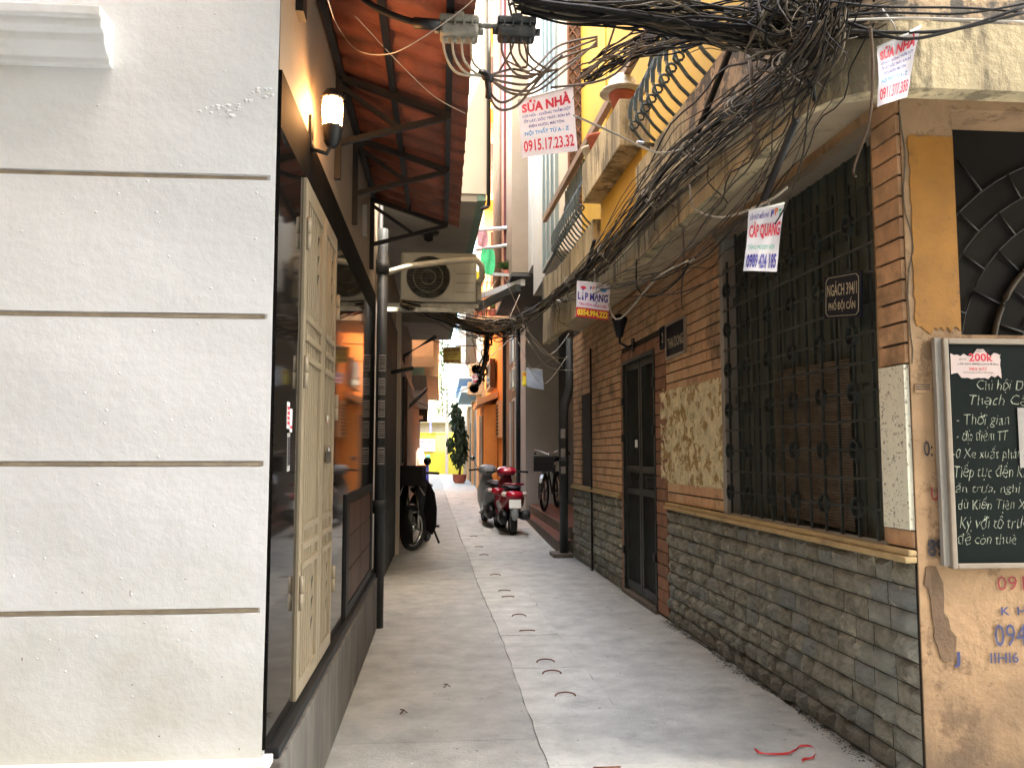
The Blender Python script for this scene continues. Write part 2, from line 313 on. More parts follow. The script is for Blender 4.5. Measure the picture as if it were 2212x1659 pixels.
cutsL = [2.0, 3.9, 5.84, 8.75, 11.4, 14.2, 18, 24, 32, 40.5]; cutsR = [2.0, 5.72, 9.1, 12.6, 17, 23, 31, 40.5]
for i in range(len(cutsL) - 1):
    a, b = cutsL[i], cutsL[i + 1]; panel(pav, K(-0.72), LX, a, b, 0.14 + 0.16 * random.random())  # left panels tinted darker than the right: awning shade put into the colour
for i in range(len(cutsR) - 1):
    a, b = cutsR[i], cutsR[i + 1]; panel(pav, RX, K(2.4), a, b, 0.62 + 0.16 * random.random())
panel(pav, K(-9), K(9), -9, 2.0, 0.5)
panel(pav, K(2.4), K(9), 2.0, 3.2, 0.5)
panel(pav, K(-9), K(-0.72), 2.0, 2.7, 0.5)
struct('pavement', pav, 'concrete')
# drain covers with lifting loops
dc = [2.0, 3.55, 4.26, 5.14, 6.06, 6.87, 7.9, 8.85, 9.8, 10.8, 12.0, 13.2, 14.6, 16.5, 19, 23, 28, 34, 40.5]
loopy = [(3.50,), (4.53, 4.99), (5.26,), (6.17,), (6.72, 7.62), (7.96,), (8.95,), (10.7,), (), (11.7,), (13.0,)]
ordn = ['with a rusty hook loop at the bottom edge of the photo', 'paler slab with two rusty loops, its front joint wide and dark', 'with one curved loop near its front joint',
        'with one loop before the crosswise joint', 'with two loops, narrow dark joint in front', 'with one loop level with the dark metal door', 'with one loop level with the drainpipe',
        'in front of the tiled steps', 'beside the near end of the tiled step', 'level with the front wheel of the black motorbike', 'just before the red scooter', 'beside the red scooter', 'behind the two scooters', 'past the scooters']
for i in range(len(dc) - 1):
    a, b = dc[i], dc[i + 1]; top = random.uniform(0.002, 0.007)
    mb = MB(); panel(mb, LX, RX, a, b, random.random() * 0.3 + 0.55, top=top)
    if i == 0: lb = 'nearest concrete drain slab running out of the bottom of the photo'
    elif i - 1 < len(ordn): lb = 'concrete drain slab ' + ordn[i - 1]
    else: lb = 'far concrete drain slab in the bright stretch of the alley, %s' % ('before the orange doorway', 'beside the orange doorway', 'near the potted tree', 'against the yellow wall')[min(3, i - 1 - len(ordn))]
    o = mb.build('drain_cover', 'concrete'); tag(o, lb, 'drain cover', 'drain slabs down the middle of the alley')
    for ly in (loopy[i - 1] if 0 < i <= len(loopy) else ()):
        cx = (LX(ly) + RX(ly)) / 2; h = MB(); sg = random.choice((-1, 1))
        h.tube([(cx + 0.055 * math.cos(t), ly + sg * 0.03 * math.sin(t), gz(ly) + top + 0.006 + 0.01 * math.sin(t)) for t in np.linspace(0, math.pi, 9)], 0.0045, 5)
        h.build('lifting_loop', 'bark2', o)

# ================================================================== LEFT WHITE TOWNHOUSE
YF = 2.60
th = root('townhouse', (-0.525, YF, 0), 'white rendered house filling the left side, black granite and cream gate on its alley side', 'house')
b = MB(); pf = b; zs = [0.40, 0.83, 1.27, 1.725, 2.165, 2.62, 3.9]
hg = 0.009
# front plaster: one sheet with recessed grooves, slightly uneven
xs = np.concatenate([np.concatenate([np.linspace(-4.2, -1.5, 14), np.linspace(-1.48, -0.6, 60)]), np.linspace(-0.575, -0.527, 4)])
zl = []
for i in range(6):
    lo = zs[i] + (hg if i else 0); hi = zs[i + 1] - (hg if i < 4 else 0)
    zl += [(z, 0) for z in np.linspace(lo, hi, 9)]
    if i < 4: zl += [(zs[i + 1] - hg + 0.001, 1), (zs[i + 1] + hg - 0.001, 1)]
rng = np.random.RandomState(3)
ph = rng.rand(6) * 6
def uneven(x, z): return 0.0035 * math.sin(2.1 * x + ph[0]) * math.sin(2.7 * z + ph[1]) + 0.002 * math.sin(7 * x + ph[2] + 3 * z) + 0.0012 * math.sin(17 * z + ph[3] + 5 * x)
rg = random.Random(8)
vs = [(x if x < -.53 else -.527, YF + uneven(x, z) + (0.014 if (gr and x < -0.545) else 0), z + ((.0012 * math.sin(9 * x + z * 30) + rg.uniform(-.0011, .0011)) if gr else 0)) for (z, gr) in zl for x in xs]
nx = len(xs); fs = [(i * nx + k, i * nx + k + 1, (i + 1) * nx + k + 1, (i + 1) * nx + k) for i in range(len(zl) - 1) for k in range(nx - 1)]
b.add(vs, fs, smooth=False)
b = MB()
for z in zs[1:5]: b.box(-4.2, -0.548, YF + 0.0085, YF + 0.012, z - hg + 0.003, z + hg - 0.003)
b.build('groove', 'groove', th)
b = MB(); b.box(-4.2, -0.532, YF + 0.03, 6.9, 0.1, 7.0); b.build('wall', 'plaster_w', th)
b = MB(); b.box(-0.531, -0.527, YF + 0.012, 6.9, 2.53, 7.0); b.build('side_wall', 'cream', th)
# cornice
b = MB(); prof = [(0, 2.645), (-0.115, 2.645), (-0.115, 2.615), (-0.10, 2.61), (-0.10, 2.585), (-0.075, 2.575), (-0.072, 2.55), (-0.055, 2.53), (-0.03, 2.52), (-0.028, 2.502), (0, 2.50)]
b.prism(prof, lambda a, z: (-4.2, YF + a, z), lambda a, z: (-1.035, YF + a, z)); b.build('cornice', 'plaster_w', th, bevel=0.003)
rr = random.Random(31); b = MB()
for k in range(150):
    x = -0.56 - abs(rr.gauss(0, .45)); z = rr.uniform(.5, 2.75)
    if x < -1.35 or min(abs(z - q_) for q_ in zs) < .02: continue
    s_ = rr.uniform(.0015, .006); n_ = 6
    b.add([(x + s_ * rr.uniform(.7, 1.4) * math.cos(a), YF - .001 + uneven(x, z), z + s_ * rr.uniform(.6, 1.2) * math.sin(a)) for a in [6.28 * q_ / n_ for q_ in range(n_)]] + [(x, YF + uneven(x, z) - s_ * .5, z)], [(q_, (q_ + 1) % n_, n_) for q_ in range(n_)])
for k in range(40):   # rough filled scar near the corner
    t_ = k / 40; x = -.54 - t_ * .22 + rr.gauss(0, .008); z = 2.43 - t_ * .07 + .02 * math.sin(t_ * 9) + rr.gauss(0, .012); s_ = rr.uniform(.003, .010)
    b.add([(x + s_ * rr.uniform(.7, 1.5) * math.cos(a), YF - .001 + uneven(x, z), z + s_ * rr.uniform(.5, 1.0) * math.sin(a)) for a in [6.28 * q_ / 6 for q_ in range(6)]] + [(x + rr.gauss(0, .002), YF + uneven(x, z) - s_ * .45, z)], [(q_, (q_ + 1) % 6, 6) for q_ in range(6)])
pf.add(b.v, b.f); pf.build('plaster_front', 'plaster_w', th)
b = MB()
for (x_, y_, w_, h_) in ((325, 1480, 2, 13), (463, 1446, 7, 2), (206, 1480, 4, 3), (140, 1480, 3, 3), (55, 1646, 3, 9), (148, 1621, 4, 2), (480, 1652, 2, 3), (398, 1838, 4, 4), (555, 1690, 3, 3), (598, 1870, 3, 4), (330, 1710, 6, 2), (860, 1300, 3, 3)):
    p_ = atY(x_ * .8647, y_ * .8647, YF - .004); sw, sh_ = w_ * .00126, h_ * .00126
    if p_.x < -.56: b.add([(p_.x + sw * .5 * math.cos(a) * rr.uniform(.6, 1.2), YF - .0045, p_.z + sh_ * .5 * math.sin(a)) for a in [6.28 * q_ / 8 for q_ in range(8)]][::-1], [tuple(range(8))])
b.build('rust_speck', 'bark2', th)
# granite cladding with joints
b = MB()
for (y0, y1) in ((2.622, 3.07), (3.99, 4.86), (4.863, 5.65), (5.653, 6.40)): b.box(-0.545, -0.520, y0, y1, 0.415, 2.338)
b.box(-0.5449, -0.541, 3.0, 4.05, 0.42, 2.3)
b.build('granite_cladding', 'granite', th)
b = MB()
for (y0, y1) in ((2.622, 3.5), (3.503, 4.6), (4.603, 5.5), (5.503, 6.40)): b.box(-0.545, -0.520, y0, y1, 2.341, 2.53)
b.build('granite_header', M('dull_brown_granite', (0.007, 0.006, 0.005), 0.75, 0.4, 8, streak=True, spec=.08), th)
# plinth
b = MB(); b.box(-0.56, -0.476, 2.64, 6.9, 0, 0.375); b.build('plinth', 'plinth', th, bevel=0.006)
b = MB(); b.box(-0.57, -0.488, 2.66, 6.9, 0.376, 0.408); b.build('plinth_ledge', 'black', th, bevel=0.003)
b = MB(); b.box(-4.2, -0.50, 2.53, 2.635, 0.375, 0.402); b.build('front_ledge', 'plaster_w', th, bevel=0.004)
b = MB(); b.box(-4.2, -0.51, 2.56, 2.63, 0, 0.372); b.build('base_panel', 'terrazzo', th)
# gate
gt = root('gate', (-0.505, 3.5, 0.42), None, None); gt.parent = th; gt.location = Vector((-0.505, 3.5, 0.42)) - th.location
def gate_leaf(y0, y1, nb):
    b = MB(); X0, X1 = -0.538, -0.509; z0, z1 = 0.425, 2.33
    b.box(X0, X1, y0, y0 + 0.045, z0, z1); b.box(X0, X1, y1 - 0.045, y1, z0, z1)
    b.box(X0, X1, y0 + 0.045, y1 - 0.045, z1 - 0.07, z1); b.box(X0, X1, y0 + 0.045, y1 - 0.045, z0, z0 + 0.06)
    for zc in (1.66, 1.735, 1.81, 0.89, 0.96, 1.03): b.box(X0 + 0.008, X1 + 0.006, y0 + 0.045, y1 - 0.045, zc - 0.013, zc + 0.013)
    n = nb; w_ = (y1 - y0 - 0.09)
    for i in range(n):
        yc = y0 + 0.045 + w_ * 0.72 * (i + 0.5) / n
        b.box(X0 + 0.012, X1 - 0.004, yc - 0.008, yc + 0.008, z0 + 0.06, z1 - 0.07)
    o = b.build('gate_leaf', 'gate', gt, bevel=0.003)
    b = MB()   # sheet behind the bars and along the lock side
    b.box(X0 + 0.0, X0 + 0.008, y0 + 0.045, y1 - 0.045, z0 + 0.06, z1 - 0.07)
    b.box(X0 + 0.009, X1 - 0.012, y0 + 0.045 + w_ * 0.78, y1 - 0.045, z0 + 0.06, z1 - 0.07)
    b.build('sheet', 'gate', gt)
    b = MB()
    for zc in (2.02, 2.10, 2.18, 0.62, 0.70, 0.78):
        ya = y0 + 0.045 + w_ * 0.8; b.add([(X1 - 0.0115, ya, zc - 0.03), (X1 - 0.0115, ya + w_ * 0.14, zc + 0.03), (X1 - 0.0115, ya, zc + 0.02)], [(0, 1, 2)])
    b.build('louvre_slot', 'black', gt)
    return o
gl1 = gate_leaf(3.075, 3.57, 6); gl2 = gate_leaf(3.585, 3.985, 3)
for (yy, zz) in ((3.09, 2.12), (3.09, 1.6), (3.99, 2.0), (3.99, 1.52), (3.99, 0.72), (3.09, 0.8)):
    b = MB(); b.tube([(-0.503, yy, zz - 0.06), (-0.503, yy, zz - 0.002)], 0.011, 8); b.tube([(-0.503, yy, zz + 0.002), (-0.503, yy, zz + 0.06)], 0.011, 8); b.build('hinge', 'gate', gt)
b = MB(); b.box(-0.509, -0.492, 3.72, 3.76, 1.26, 1.31); b.torus((-0.50, 3.74, 1.32), (1, 0, 0), 0.016, 0.004); b.build('padlock', 'chrome', gt)
# hatch with black frame
b = MB(); b.box(-0.54, -0.508, 4.58, 4.70, 0.42, 1.08); b.box(-0.54, -0.508, 6.12, 6.22, 0.42, 1.08); b.box(-0.54, -0.508, 4.70, 6.12, 1.03, 1.08); b.box(-0.54, -0.508, 4.70, 6.12, 0.42, 0.47)
ht = b.build('hatch_frame', 'black', th)
b = MB()
for i in range(2):
    for k in range(3): b.box(-0.54, -0.513, 4.71 + i * 0.705, 5.405 + i * 0.705, 0.475 + k * 0.185, 0.655 + k * 0.185)
b.build('hatch_panel', 'darkwood', ht, bevel=0.004)
def sticker(parent, P, Q, mat='paper2', nm='sticker', lines=3, tilt=0):
    """paper lying on the x = const plane from corner P(y,z) size Q"""
    x, y, z = P; w_, h_ = Q; c, s_ = math.cos(tilt), math.sin(tilt)
    f = lambda a, b_, e=0.0: (x + 0.0015 + e, y + a * c - b_ * s_, z + a * s_ + b_ * c)
    b = MB(); b.add([f(0, 0), f(w_, 0), f(w_, h_), f(0, h_)], [(0, 1, 2, 3)]); o = b.build(nm, mat, parent)
    b = MB()
    for i in range(lines):
        zz = h_ * (0.15 + 0.75 * i / lines); b.add([f(w_ * .12, zz, .001), f(w_ * .88, zz, .001), f(w_ * .88, zz + h_ * .12, .001), f(w_ * .12, zz + h_ * .12, .001)], [(0, 1, 2, 3)])
    b.build('print', 'red' if mat == 'plate' else 'ink', o); return o
sticker(th, (-0.520, 2.83, 1.385), (0.05, 0.09), 'plate', lines=4); sticker(th, (-0.520, 2.885, 1.375), (0.045, 0.08), 'plate', lines=1)
sticker(th, (-0.520, 2.85, 1.24), (0.055, 0.13), 'paper2', lines=6, tilt=0.05); sticker(th, (-0.509, 3.72, 1.44), (0.045, 0.03), 'plate', lines=1)
# small fixtures on the cream wall
b = MB(); b.box(-0.527, -0.50, 5.35, 5.40, 2.72, 2.92); b.build('conduit_box', 'soffit', th)
b = MB(); b.box(-0.527, -0.50, 2.86, 2.94, 2.86, 3.3); b.build('wall_duct', 'black', th)

# wall lantern (lit)
L0 = atX(718, 245, -0.44)
ln = root('wall_lantern', (-0.525, L0.y, L0.z), 'lit wall lantern with a dark cap glowing orange above the cream gate', 'wall lamp')
cx, cyy, cz = L0.x, L0.y, L0.z
b = MB(); b.lathe([(0.02, 0.095), (0.03, 0.09), (0.046, 0.065), (0.048, 0.058), (0.040, 0.055)], (cx, cyy, cz), seg=8); b.build('cap', 'black', ln)
b = MB(); b.lathe([(0.036, 0.055), (0.040, 0.02), (0.038, -0.048), (0.034, -0.055)], (cx, cyy, cz), seg=12); b.build('glass', 'lampglow', ln)
b = MB()
for k in range(6):
    a = k * math.pi / 3 + .3; b.tube([(cx + 0.041 * math.cos(a), cyy + 0.041 * math.sin(a), cz + 0.058), (cx + 0.043 * math.cos(a), cyy + 0.043 * math.sin(a), cz + 0.02), (cx + 0.039 * math.cos(a), cyy + 0.039 * math.sin(a), cz - 0.056)], 0.0028, 5)
b.build('cage', 'black', ln)
b = MB(); b.lathe([(0.042, -0.054), (0.044, -0.062), (0.036, -0.09), (0.032, -0.115), (0.024, -0.13), (0.016, -0.14)], (cx, cyy, cz), seg=8)
b.tube([(cx, cyy, cz - 0.125), (cx - 0.02, cyy, cz - 0.165), (cx - 0.07, cyy, cz - 0.15), (-0.527, cyy, cz - 0.10)], 0.009, 6); b.box(-0.527, -0.515, cyy - 0.03, cyy + 0.03, cz - 0.15, cz - 0.02)
b.build('bracket', 'black', ln)

# awning
aw = root('awning', (-0.525, 4.2, 2.95), 'red corrugated metal awning on black steel brackets over the left wall', 'awning')
b = MB(); ny = 200; ya, yb = 2.25, 6.05; Xi, Zi, Xo, Zo = -0.527, 3.185, 0.115, 2.985
vs = []
for i in range(ny + 1):
    y = ya + (yb - ya) * i / ny; z = 0.022 * math.sin(2 * math.pi * (y - ya) / 0.19); z = max(min(z * 1.8, 0.016), -0.016)
    o_ = random.uniform(-0.004, 0.004) if i % 9 == 0 else 0
    for t in (0, 0.5, 1.0): vs.append((Xi + (Xo + o_ - Xi) * t, y, Zi + (Zo - Zi) * t + z))
b.add(vs, [(3 * i + k, 3 * i + k + 1, 3 * i + k + 4, 3 * i + k + 3) for i in range(ny) for k in range(2)], smooth=True)
o = b.build('corrugated_sheet', 'rust_red', aw); sd = o.modifiers.new('solid', 'SOLIDIFY'); sd.thickness = 0.002
b = MB()
fz = lambda x: Zi + (Zo - Zi) * (x - Xi) / (Xo - Xi) - 0.03
for xx in (-0.50, -0.25, 0.02): b.bar((xx, ya, fz(xx)), (xx, yb - 0.03, fz(xx)), 0.03, 0.03)
b.build('purlin', 'black', aw)
for yy in (3.96, 4.75, 5.92):
    b = MB(); b.bar((-0.51, yy, fz(-.51) - 0.02), (0.03, yy, fz(0.03) - 0.03), 0.03, 0.03)
    b.bar((-0.512, yy, 2.62), (-0.512, yy, 3.14), 0.03, 0.03)
    b.bar((-0.51, yy, 2.80), (0.01, yy, fz(0.0) - 0.045), 0.026, 0.026)
    b.bar((-0.50, yy, 3.08), (-0.22, yy, 2.885), 0.022, 0.022)
    b.build('bracket', 'black', aw)
b = MB()
for i in range(34): b.tube([(-0.25 + random.uniform(-.012, .012), ya + 0.05 + i * 0.11, fz(-.25) + 0.02), (-0.25, ya + 0.05 + i * 0.11, fz(-.25) + 0.034)], 0.006, 5)
b.build('screw', 'chrome', aw)

# left downpipe with stickers
dp = root('downpipe', (-0.44, 6.42, 0), 'grey downpipe covered in small stickers against the left wall', 'drainpipe')
b = MB(); b.tube([(-0.470, 6.42, 0), (-0.470, 6.42, 1.5), (-0.470, 6.42, 3.05)], 0.040, 12); b.build('pipe', 'pipe', dp)
b = MB()
for zz in (0.9, 2.75): b.lathe([(0.0, -0.05), (0.051, -0.05), (0.051, 0.05), (0.0, 0.05)], (-0.470, 6.42, zz), seg=12)
b.build('coupling', 'pipe', dp)
for zz in (1.22, 1.42, 1.58, 1.75, 1.93): 
    b = MB(); st_ = [(-0.470 + 0.0415 * math.cos(t), 6.42 + 0.0415 * math.sin(t), zz + q) for q in (0, 0.13) for t in np.linspace(-2.0, -0.6, 6)]
    b.add(st_, [(k, k + 1, k + 7, k + 6) for k in range(5)]); o = b.build('sticker', 'paper2', dp)
    b = MB()
    for q in (0.015, 0.033, 0.05, 0.066, 0.085, 0.105): b.add([(-0.470 + 0.0422 * math.cos(t), 6.42 + 0.0422 * math.sin(t), zz + q + e) for e in (0, random.choice((0.006, 0.009))) for t in np.linspace(-1.85, -0.75, 5)], [(k, k + 1, k + 6, k + 5) for k in range(4)])
    b.build('print', 'ink', o)
b = MB(); b.tube([(-0.50, 6.56, 0), (-0.50, 6.56, 3.3)], 0.02, 8); tag(b.build('downpipe', 'black'), 'thin black pipe right behind the stickered grey downpipe', 'drainpipe')

# ================================================================== LEFT BUILDING WITH THE AIR CONDITIONER
lb = root('row_house', (-1.2, 12, 0), 'pale house left of the alley past the awning, its overhang edged in teal', 'house')
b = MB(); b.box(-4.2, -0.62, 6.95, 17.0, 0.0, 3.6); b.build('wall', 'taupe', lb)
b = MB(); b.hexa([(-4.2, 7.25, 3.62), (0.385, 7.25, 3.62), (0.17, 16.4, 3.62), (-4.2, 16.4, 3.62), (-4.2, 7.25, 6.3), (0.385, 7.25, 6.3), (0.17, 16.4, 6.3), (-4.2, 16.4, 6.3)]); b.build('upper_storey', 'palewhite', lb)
b = MB(); b.hexa([(-0.62, 7.26, 3.55), (0.30, 7.26, 3.55), (0.10, 16.39, 3.55), (-0.62, 16.39, 3.55), (-0.62, 7.26, 3.618), (0.30, 7.26, 3.618), (0.10, 16.39, 3.618), (-0.62, 16.39, 3.618)]); b.build('soffit', 'soffit', lb)
b = MB(); b.hexa([(0.302, 7.26, 3.56), (0.38, 7.26, 3.56), (0.17, 16.39, 3.56), (0.102, 16.39, 3.56), (0.302, 7.26, 3.618), (0.38, 7.26, 3.618), (0.17, 16.39, 3.618), (0.102, 16.39, 3.618)]); b.build('edge_band', 'teal', lb)
b = MB(); b.tube([(0.40, 7.22, 3.5), (0.40, 7.22, 6.3)], 0.018, 8); b.tube([(0.40, 7.22, 3.5), (0.33, 7.22, 3.47)], 0.018, 8); b.build('overflow_pipe', 'pipe', lb)
b = MB(); b.box(-0.62, 0.2, 12.6, 13.0, 3.30, 3.549); b.build('beam', 'soffit', lb)
b = MB()   # corrugated roller shutter
n = 60
for i in range(n):
    y = 6.98 + i * 0.065; b.box(-0.619, -0.60 + 0.008 * (i % 2), y, y + 0.0645, 0.02, 2.9)
b.build('shutter', 'pipe', lb)
b = MB(); b.box(-0.618, -0.55, 10.95, 11.1, 0, 3.2); b.build('door_jamb', 'palewhite', lb)
b = MB(); b.box(-0.618, -0.56, 11.2, 16.8, 2.5, 2.62); b.box(-0.618, -0.56, 11.12, 11.2, 0, 2.62); b.box(-.618, -.56, 13.5, 13.6, 0, 2.5); b.build('door_frame', 'darkwood', lb)
b = MB(); b.lathe([(0.01, 0.0), (0.11, -0.005), (0.10, -0.03), (0.05, -0.035), (0.045, -0.09), (0.0, -0.11)], (-0.15, 8.3, 3.549)); tag(b.build('ceiling_lamp', 'black'), 'round unlit black ceiling lamp under the overhanging storey above the air conditioner', 'lamp')
# AC unit
A0, A1 = -0.40, 0.32; Yac = 7.8; za, zb = 2.735, 3.215
ac = root('air_conditioner', (0, Yac, za), 'cream outdoor air conditioner unit on a bracket under the overhanging storey on the left', 'air conditioner')
b = MB(); b.box(A0, A1, Yac, Yac + 0.30, za, zb); b.build('casing', 'ac', ac, bevel=0.02)
b = MB(); b.box(A0 + 0.02, A0 + 0.50, Yac - 0.006, Yac - 0.001, za + 0.03, zb - 0.02); b.build('fan_panel', 'ac', ac, bevel=0.002)
b = MB(); b.lathe([(0.0, 0), (0.205, 0)], (A0 + 0.26, Yac - 0.009, za + 0.235), (0, 1, 0), 32); b.build('fan_opening', 'acdark', ac)
b = MB()
for i in range(26):
    z = za + 0.235 - 0.2 + i * 0.016; h_ = math.sqrt(max(0, 0.21 ** 2 - (z - za - 0.235) ** 2)); b.tube([(A0 + 0.26 - h_, Yac - 0.014, z), (A0 + 0.26 + h_, Yac - 0.014, z)], 0.002, 4)
for R_ in (0.07, 0.14, 0.207): b.torus((A0 + 0.26, Yac - 0.013, za + 0.235), (0, 1, 0), R_, 0.003, 32, 5)
b.build('grille', 'jbox', ac)
b = MB()
for z in (2.83, 2.92, 3.01): b.box(A0 + 0.52, A1 - 0.02, Yac - 0.002, Yac + 0.001, z, z + 0.004)
b.build('panel_seam', 'acdark', ac)
fl = lambda x, z: (x, Yac - 0.003, z)
textmesh('Panasonic', fl, 'ink', 'lettering', ac, 0.14, 0.285, 3.145, 3.17, 0.02)
b = MB(); b.box(A1, A1 + 0.05, Yac + 0.02, Yac + 0.25, za + 0.02, za + 0.24); b.build('valve_cover', 'ac', ac, bevel=0.015)
b = MB(); b.box(A0 - 0.15, A1 + 0.02, Yac + 0.02, Yac + 0.06, za - 0.05, za - 0.01); b.box(A0 - 0.15, A1 - 0.02, Yac - 0.03, Yac + 0.0, za - 0.10, za - 0.06)
b.bar((-0.6, Yac + 0.02, za - 0.05), (-0.6, Yac + 0.02, 3.3), 0.03, 0.03); b.build('wall_bracket', 'jbox', ac)
b = MB(); pth = [atY(835, 590, 7.6), atY(880, 575, 7.6), atY(940, 568, 7.6), atY(1000, 562, 7.6), atY(1030, 562, 7.6), atY(1040, 575, 7.65), atY(1042, 600, 7.7), atY(1033, 612, 7.85)]
b.tube(pth, 0.028, 10); b.build('lagged_pipe', 'lagging', ac)

# further left houses
lh = root('row_house', (-2, 18, 0), 'peach house behind the pale overhang on the left with a grey soffit', 'house')
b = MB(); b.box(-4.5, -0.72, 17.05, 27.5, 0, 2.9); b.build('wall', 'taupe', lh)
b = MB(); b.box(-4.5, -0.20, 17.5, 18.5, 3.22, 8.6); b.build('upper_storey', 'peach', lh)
b = MB(); b.box(-4.5, -0.16, 17.40, 17.49, 3.12, 3.35); b.build('cornice', 'peach', lh)
b = MB(); b.hexa([(-4.5, 18.6, 2.72), (-0.36, 18.6, 2.72), (-0.45, 27.4, 2.72), (-4.5, 27.4, 2.72), (-4.5, 18.6, 3.05), (-0.36, 18.6, 3.05), (-0.45, 27.4, 3.05), (-4.5, 27.4, 3.05)]); b.build('balcony_slab', 'soffit', lh)
b = MB(); b.box(-0.95, -0.40, 18.58, 18.62, 3.06, 3.62); b.build('mint_panel', 'mint', lh)
b = MB(); b.box(-4.5, -0.10, 18.9, 27.4, 3.06, 8.4); b.build('rear_storey', 'peach', lh)
b = MB(); b.box(-1.6, -0.55, 26.3, 26.9, 2.35, 2.66); b.box(-1.6, -0.45, 26.2, 26.28, 2.30, 2.70); o = b.build('shop_box', 'black', lh)
b = MB(); b.box(-1.5, -0.6, 26.15, 26.19, 2.38, 2.5); b.build('cream_strip', 'palewhite', lh)  # plain cream strip on the dark box, gives off no light
# struts
def strut(pts, r, label, Y):
    b = MB(); b.tube([atY(x, y, Yk) for (x, y, Yk) in pts], r, 8); return tag(b.build('steel_strut', 'steel_dark'), label, 'strut')
strut([(868, 1000, 13), (870, 770, 13), (940, 728, 13.4)], 0.035, 'bent dark steel strut holding up the pale overhang, upper of the two', 0)
strut([(872, 960, 15.5), (874, 890, 15.5), (921, 840, 16)], 0.035, 'bent dark steel strut lower and farther down the left side', 0)
strut([(845, 805, 8.8), (893, 795, 8.8)], 0.022, 'short dark steel arm sticking out above the motorbike', 0)
fh = root('row_house', (-2.5, 30, 0), 'last low building at the far left end of the alley beside the yellow wall', 'house')
b = MB(); b.box(-5, -1.45, 28, 40, 0, 3.1); b.build('wall', 'peach', fh)
b = MB(); b.box(-1.449, -1.43, 29, 31.5, 0.3, 2.4); b.build('door', 'darkwood', fh)
b = MB(); b.box(-5, -0.9, 30, 37, 3.15, 3.3); b.build('roof_slab', 'palewhite', fh)

# ================================================================== RIGHT BRICK HOUSE
rh = root('brick_house', rw(1.5, 0, 0), 'brick and grey stone house on the right with a weathered yellow balcony above', 'house')
b = MB()   # mortar backing with window + door openings
def backing(u0, u1, z0, z1, v=-0.012): b.rbox(u0, u1, -0.22, v, z0, z1)
backing(-0.238, -0.055, 0, 2.98); backing(-0.055, 1.78, 0, 0.93); backing(-0.055, 1.78, 2.70, 2.98); backing(1.78, 3.38, 0, 2.98)
backing(3.38, 4.47, 2.19, 2.98); backing(4.47, 7.15, 0, 2.98)
b.build('wall', 'mortar', rh)
# bricks
def bricks(u0, u1, z0, z1, holes=(), L=0.215, Hc=0.0775, mat='brick', tint=None, v=0.0):
    mb = MB(); r = 0; z = z0
    while z < z1 - 0.01:
        zt = min(z + Hc, z1); u = u0 - (L / 2 if r % 2 else 0)
        while u < u1:
            a, c = max(u, u0), min(u + L, u1)
            if c - a > 0.02:
                segs = [(a, c)]
                for (h0, h1, k0, k1) in holes:
                    if zt > k0 + 0.02 and z < k1 - 0.02:
                        ns = []
                        for (p, q) in segs:
                            if q <= h0 or p >= h1: ns.append((p, q)); continue
                            if p < h0: ns.append((p, h0))
                            if q > h1: ns.append((h1, q))
                        segs = ns
                for (p, q) in segs:
                    if q - p > 0.02:
                        dv = random.uniform(-0.002, 0.002) + v
                        t = random.random() ** 1.3 if tint is None else tint
                        mb.rbox(p + 0.003, q - 0.003, -0.014, dv, z + 0.005, zt - 0.006, t)
            u += L
        z += Hc; r += 1
    return mb
o = bricks(-0.055 + 1.835, 7.15, 0.925, 2.80, holes=[(1.78, 3.25, 1.06, 1.79), (3.06, 3.36, 0, 2.27), (3.36, 4.56, 0, 2.27), (6.06, 6.62, 0.80, 2.0)]).build('brick_cladding', 'brick', rh, bevel=0.002)
bricks(-0.055, 1.835, 2.74, 2.98).build('brick_cladding', 'brick', rh)
b = MB()
for k in range(16):
    if k < 15: b.rbox(-0.236, -0.05, -0.014, 0.004 + random.uniform(-.001, .001), 1.665 + k * .0865, 1.665 + k * .0865 + .076, random.random() ** 1.6 * .5)
b.build('brick_pier', 'brick', rh, bevel=0.002)
b = MB(); rr = random.Random(2); pts = [(1.872 + .006 * math.sin(k * .9) + rr.uniform(-.004, .004) + (.02 * math.exp(-((k - 9) / 2.2) ** 2)), FY - .001, 1.66 + k * .055) for k in range(20)]
for p_, q_ in zip(pts[:-1], pts[1:]): b.bar(p_, q_, rr.uniform(.002, .005), .004)
b.build('plaster_crack', 'joint', rh)
bricks(-0.235, -0.05, 0.925, 1.0, L=0.30, Hc=0.075).build('brick_chip', 'brick', rh)
# red jamb bricks round the door
mb = bricks(3.06, 3.36, 0.02, 2.27, holes=[], L=0.6, Hc=0.10, v=0.004); mb.build('door_jamb', 'brick_red', rh)
mb = bricks(3.36, 4.56, 2.18, 2.27, L=0.12, Hc=0.09, v=0.004); mb.build('door_lintel', 'brick_red', rh)
mb = bricks(4.47, 4.56, 0.02, 2.18, L=0.6, Hc=0.10, v=0.004); mb.build('door_jamb', 'brick_red', rh)
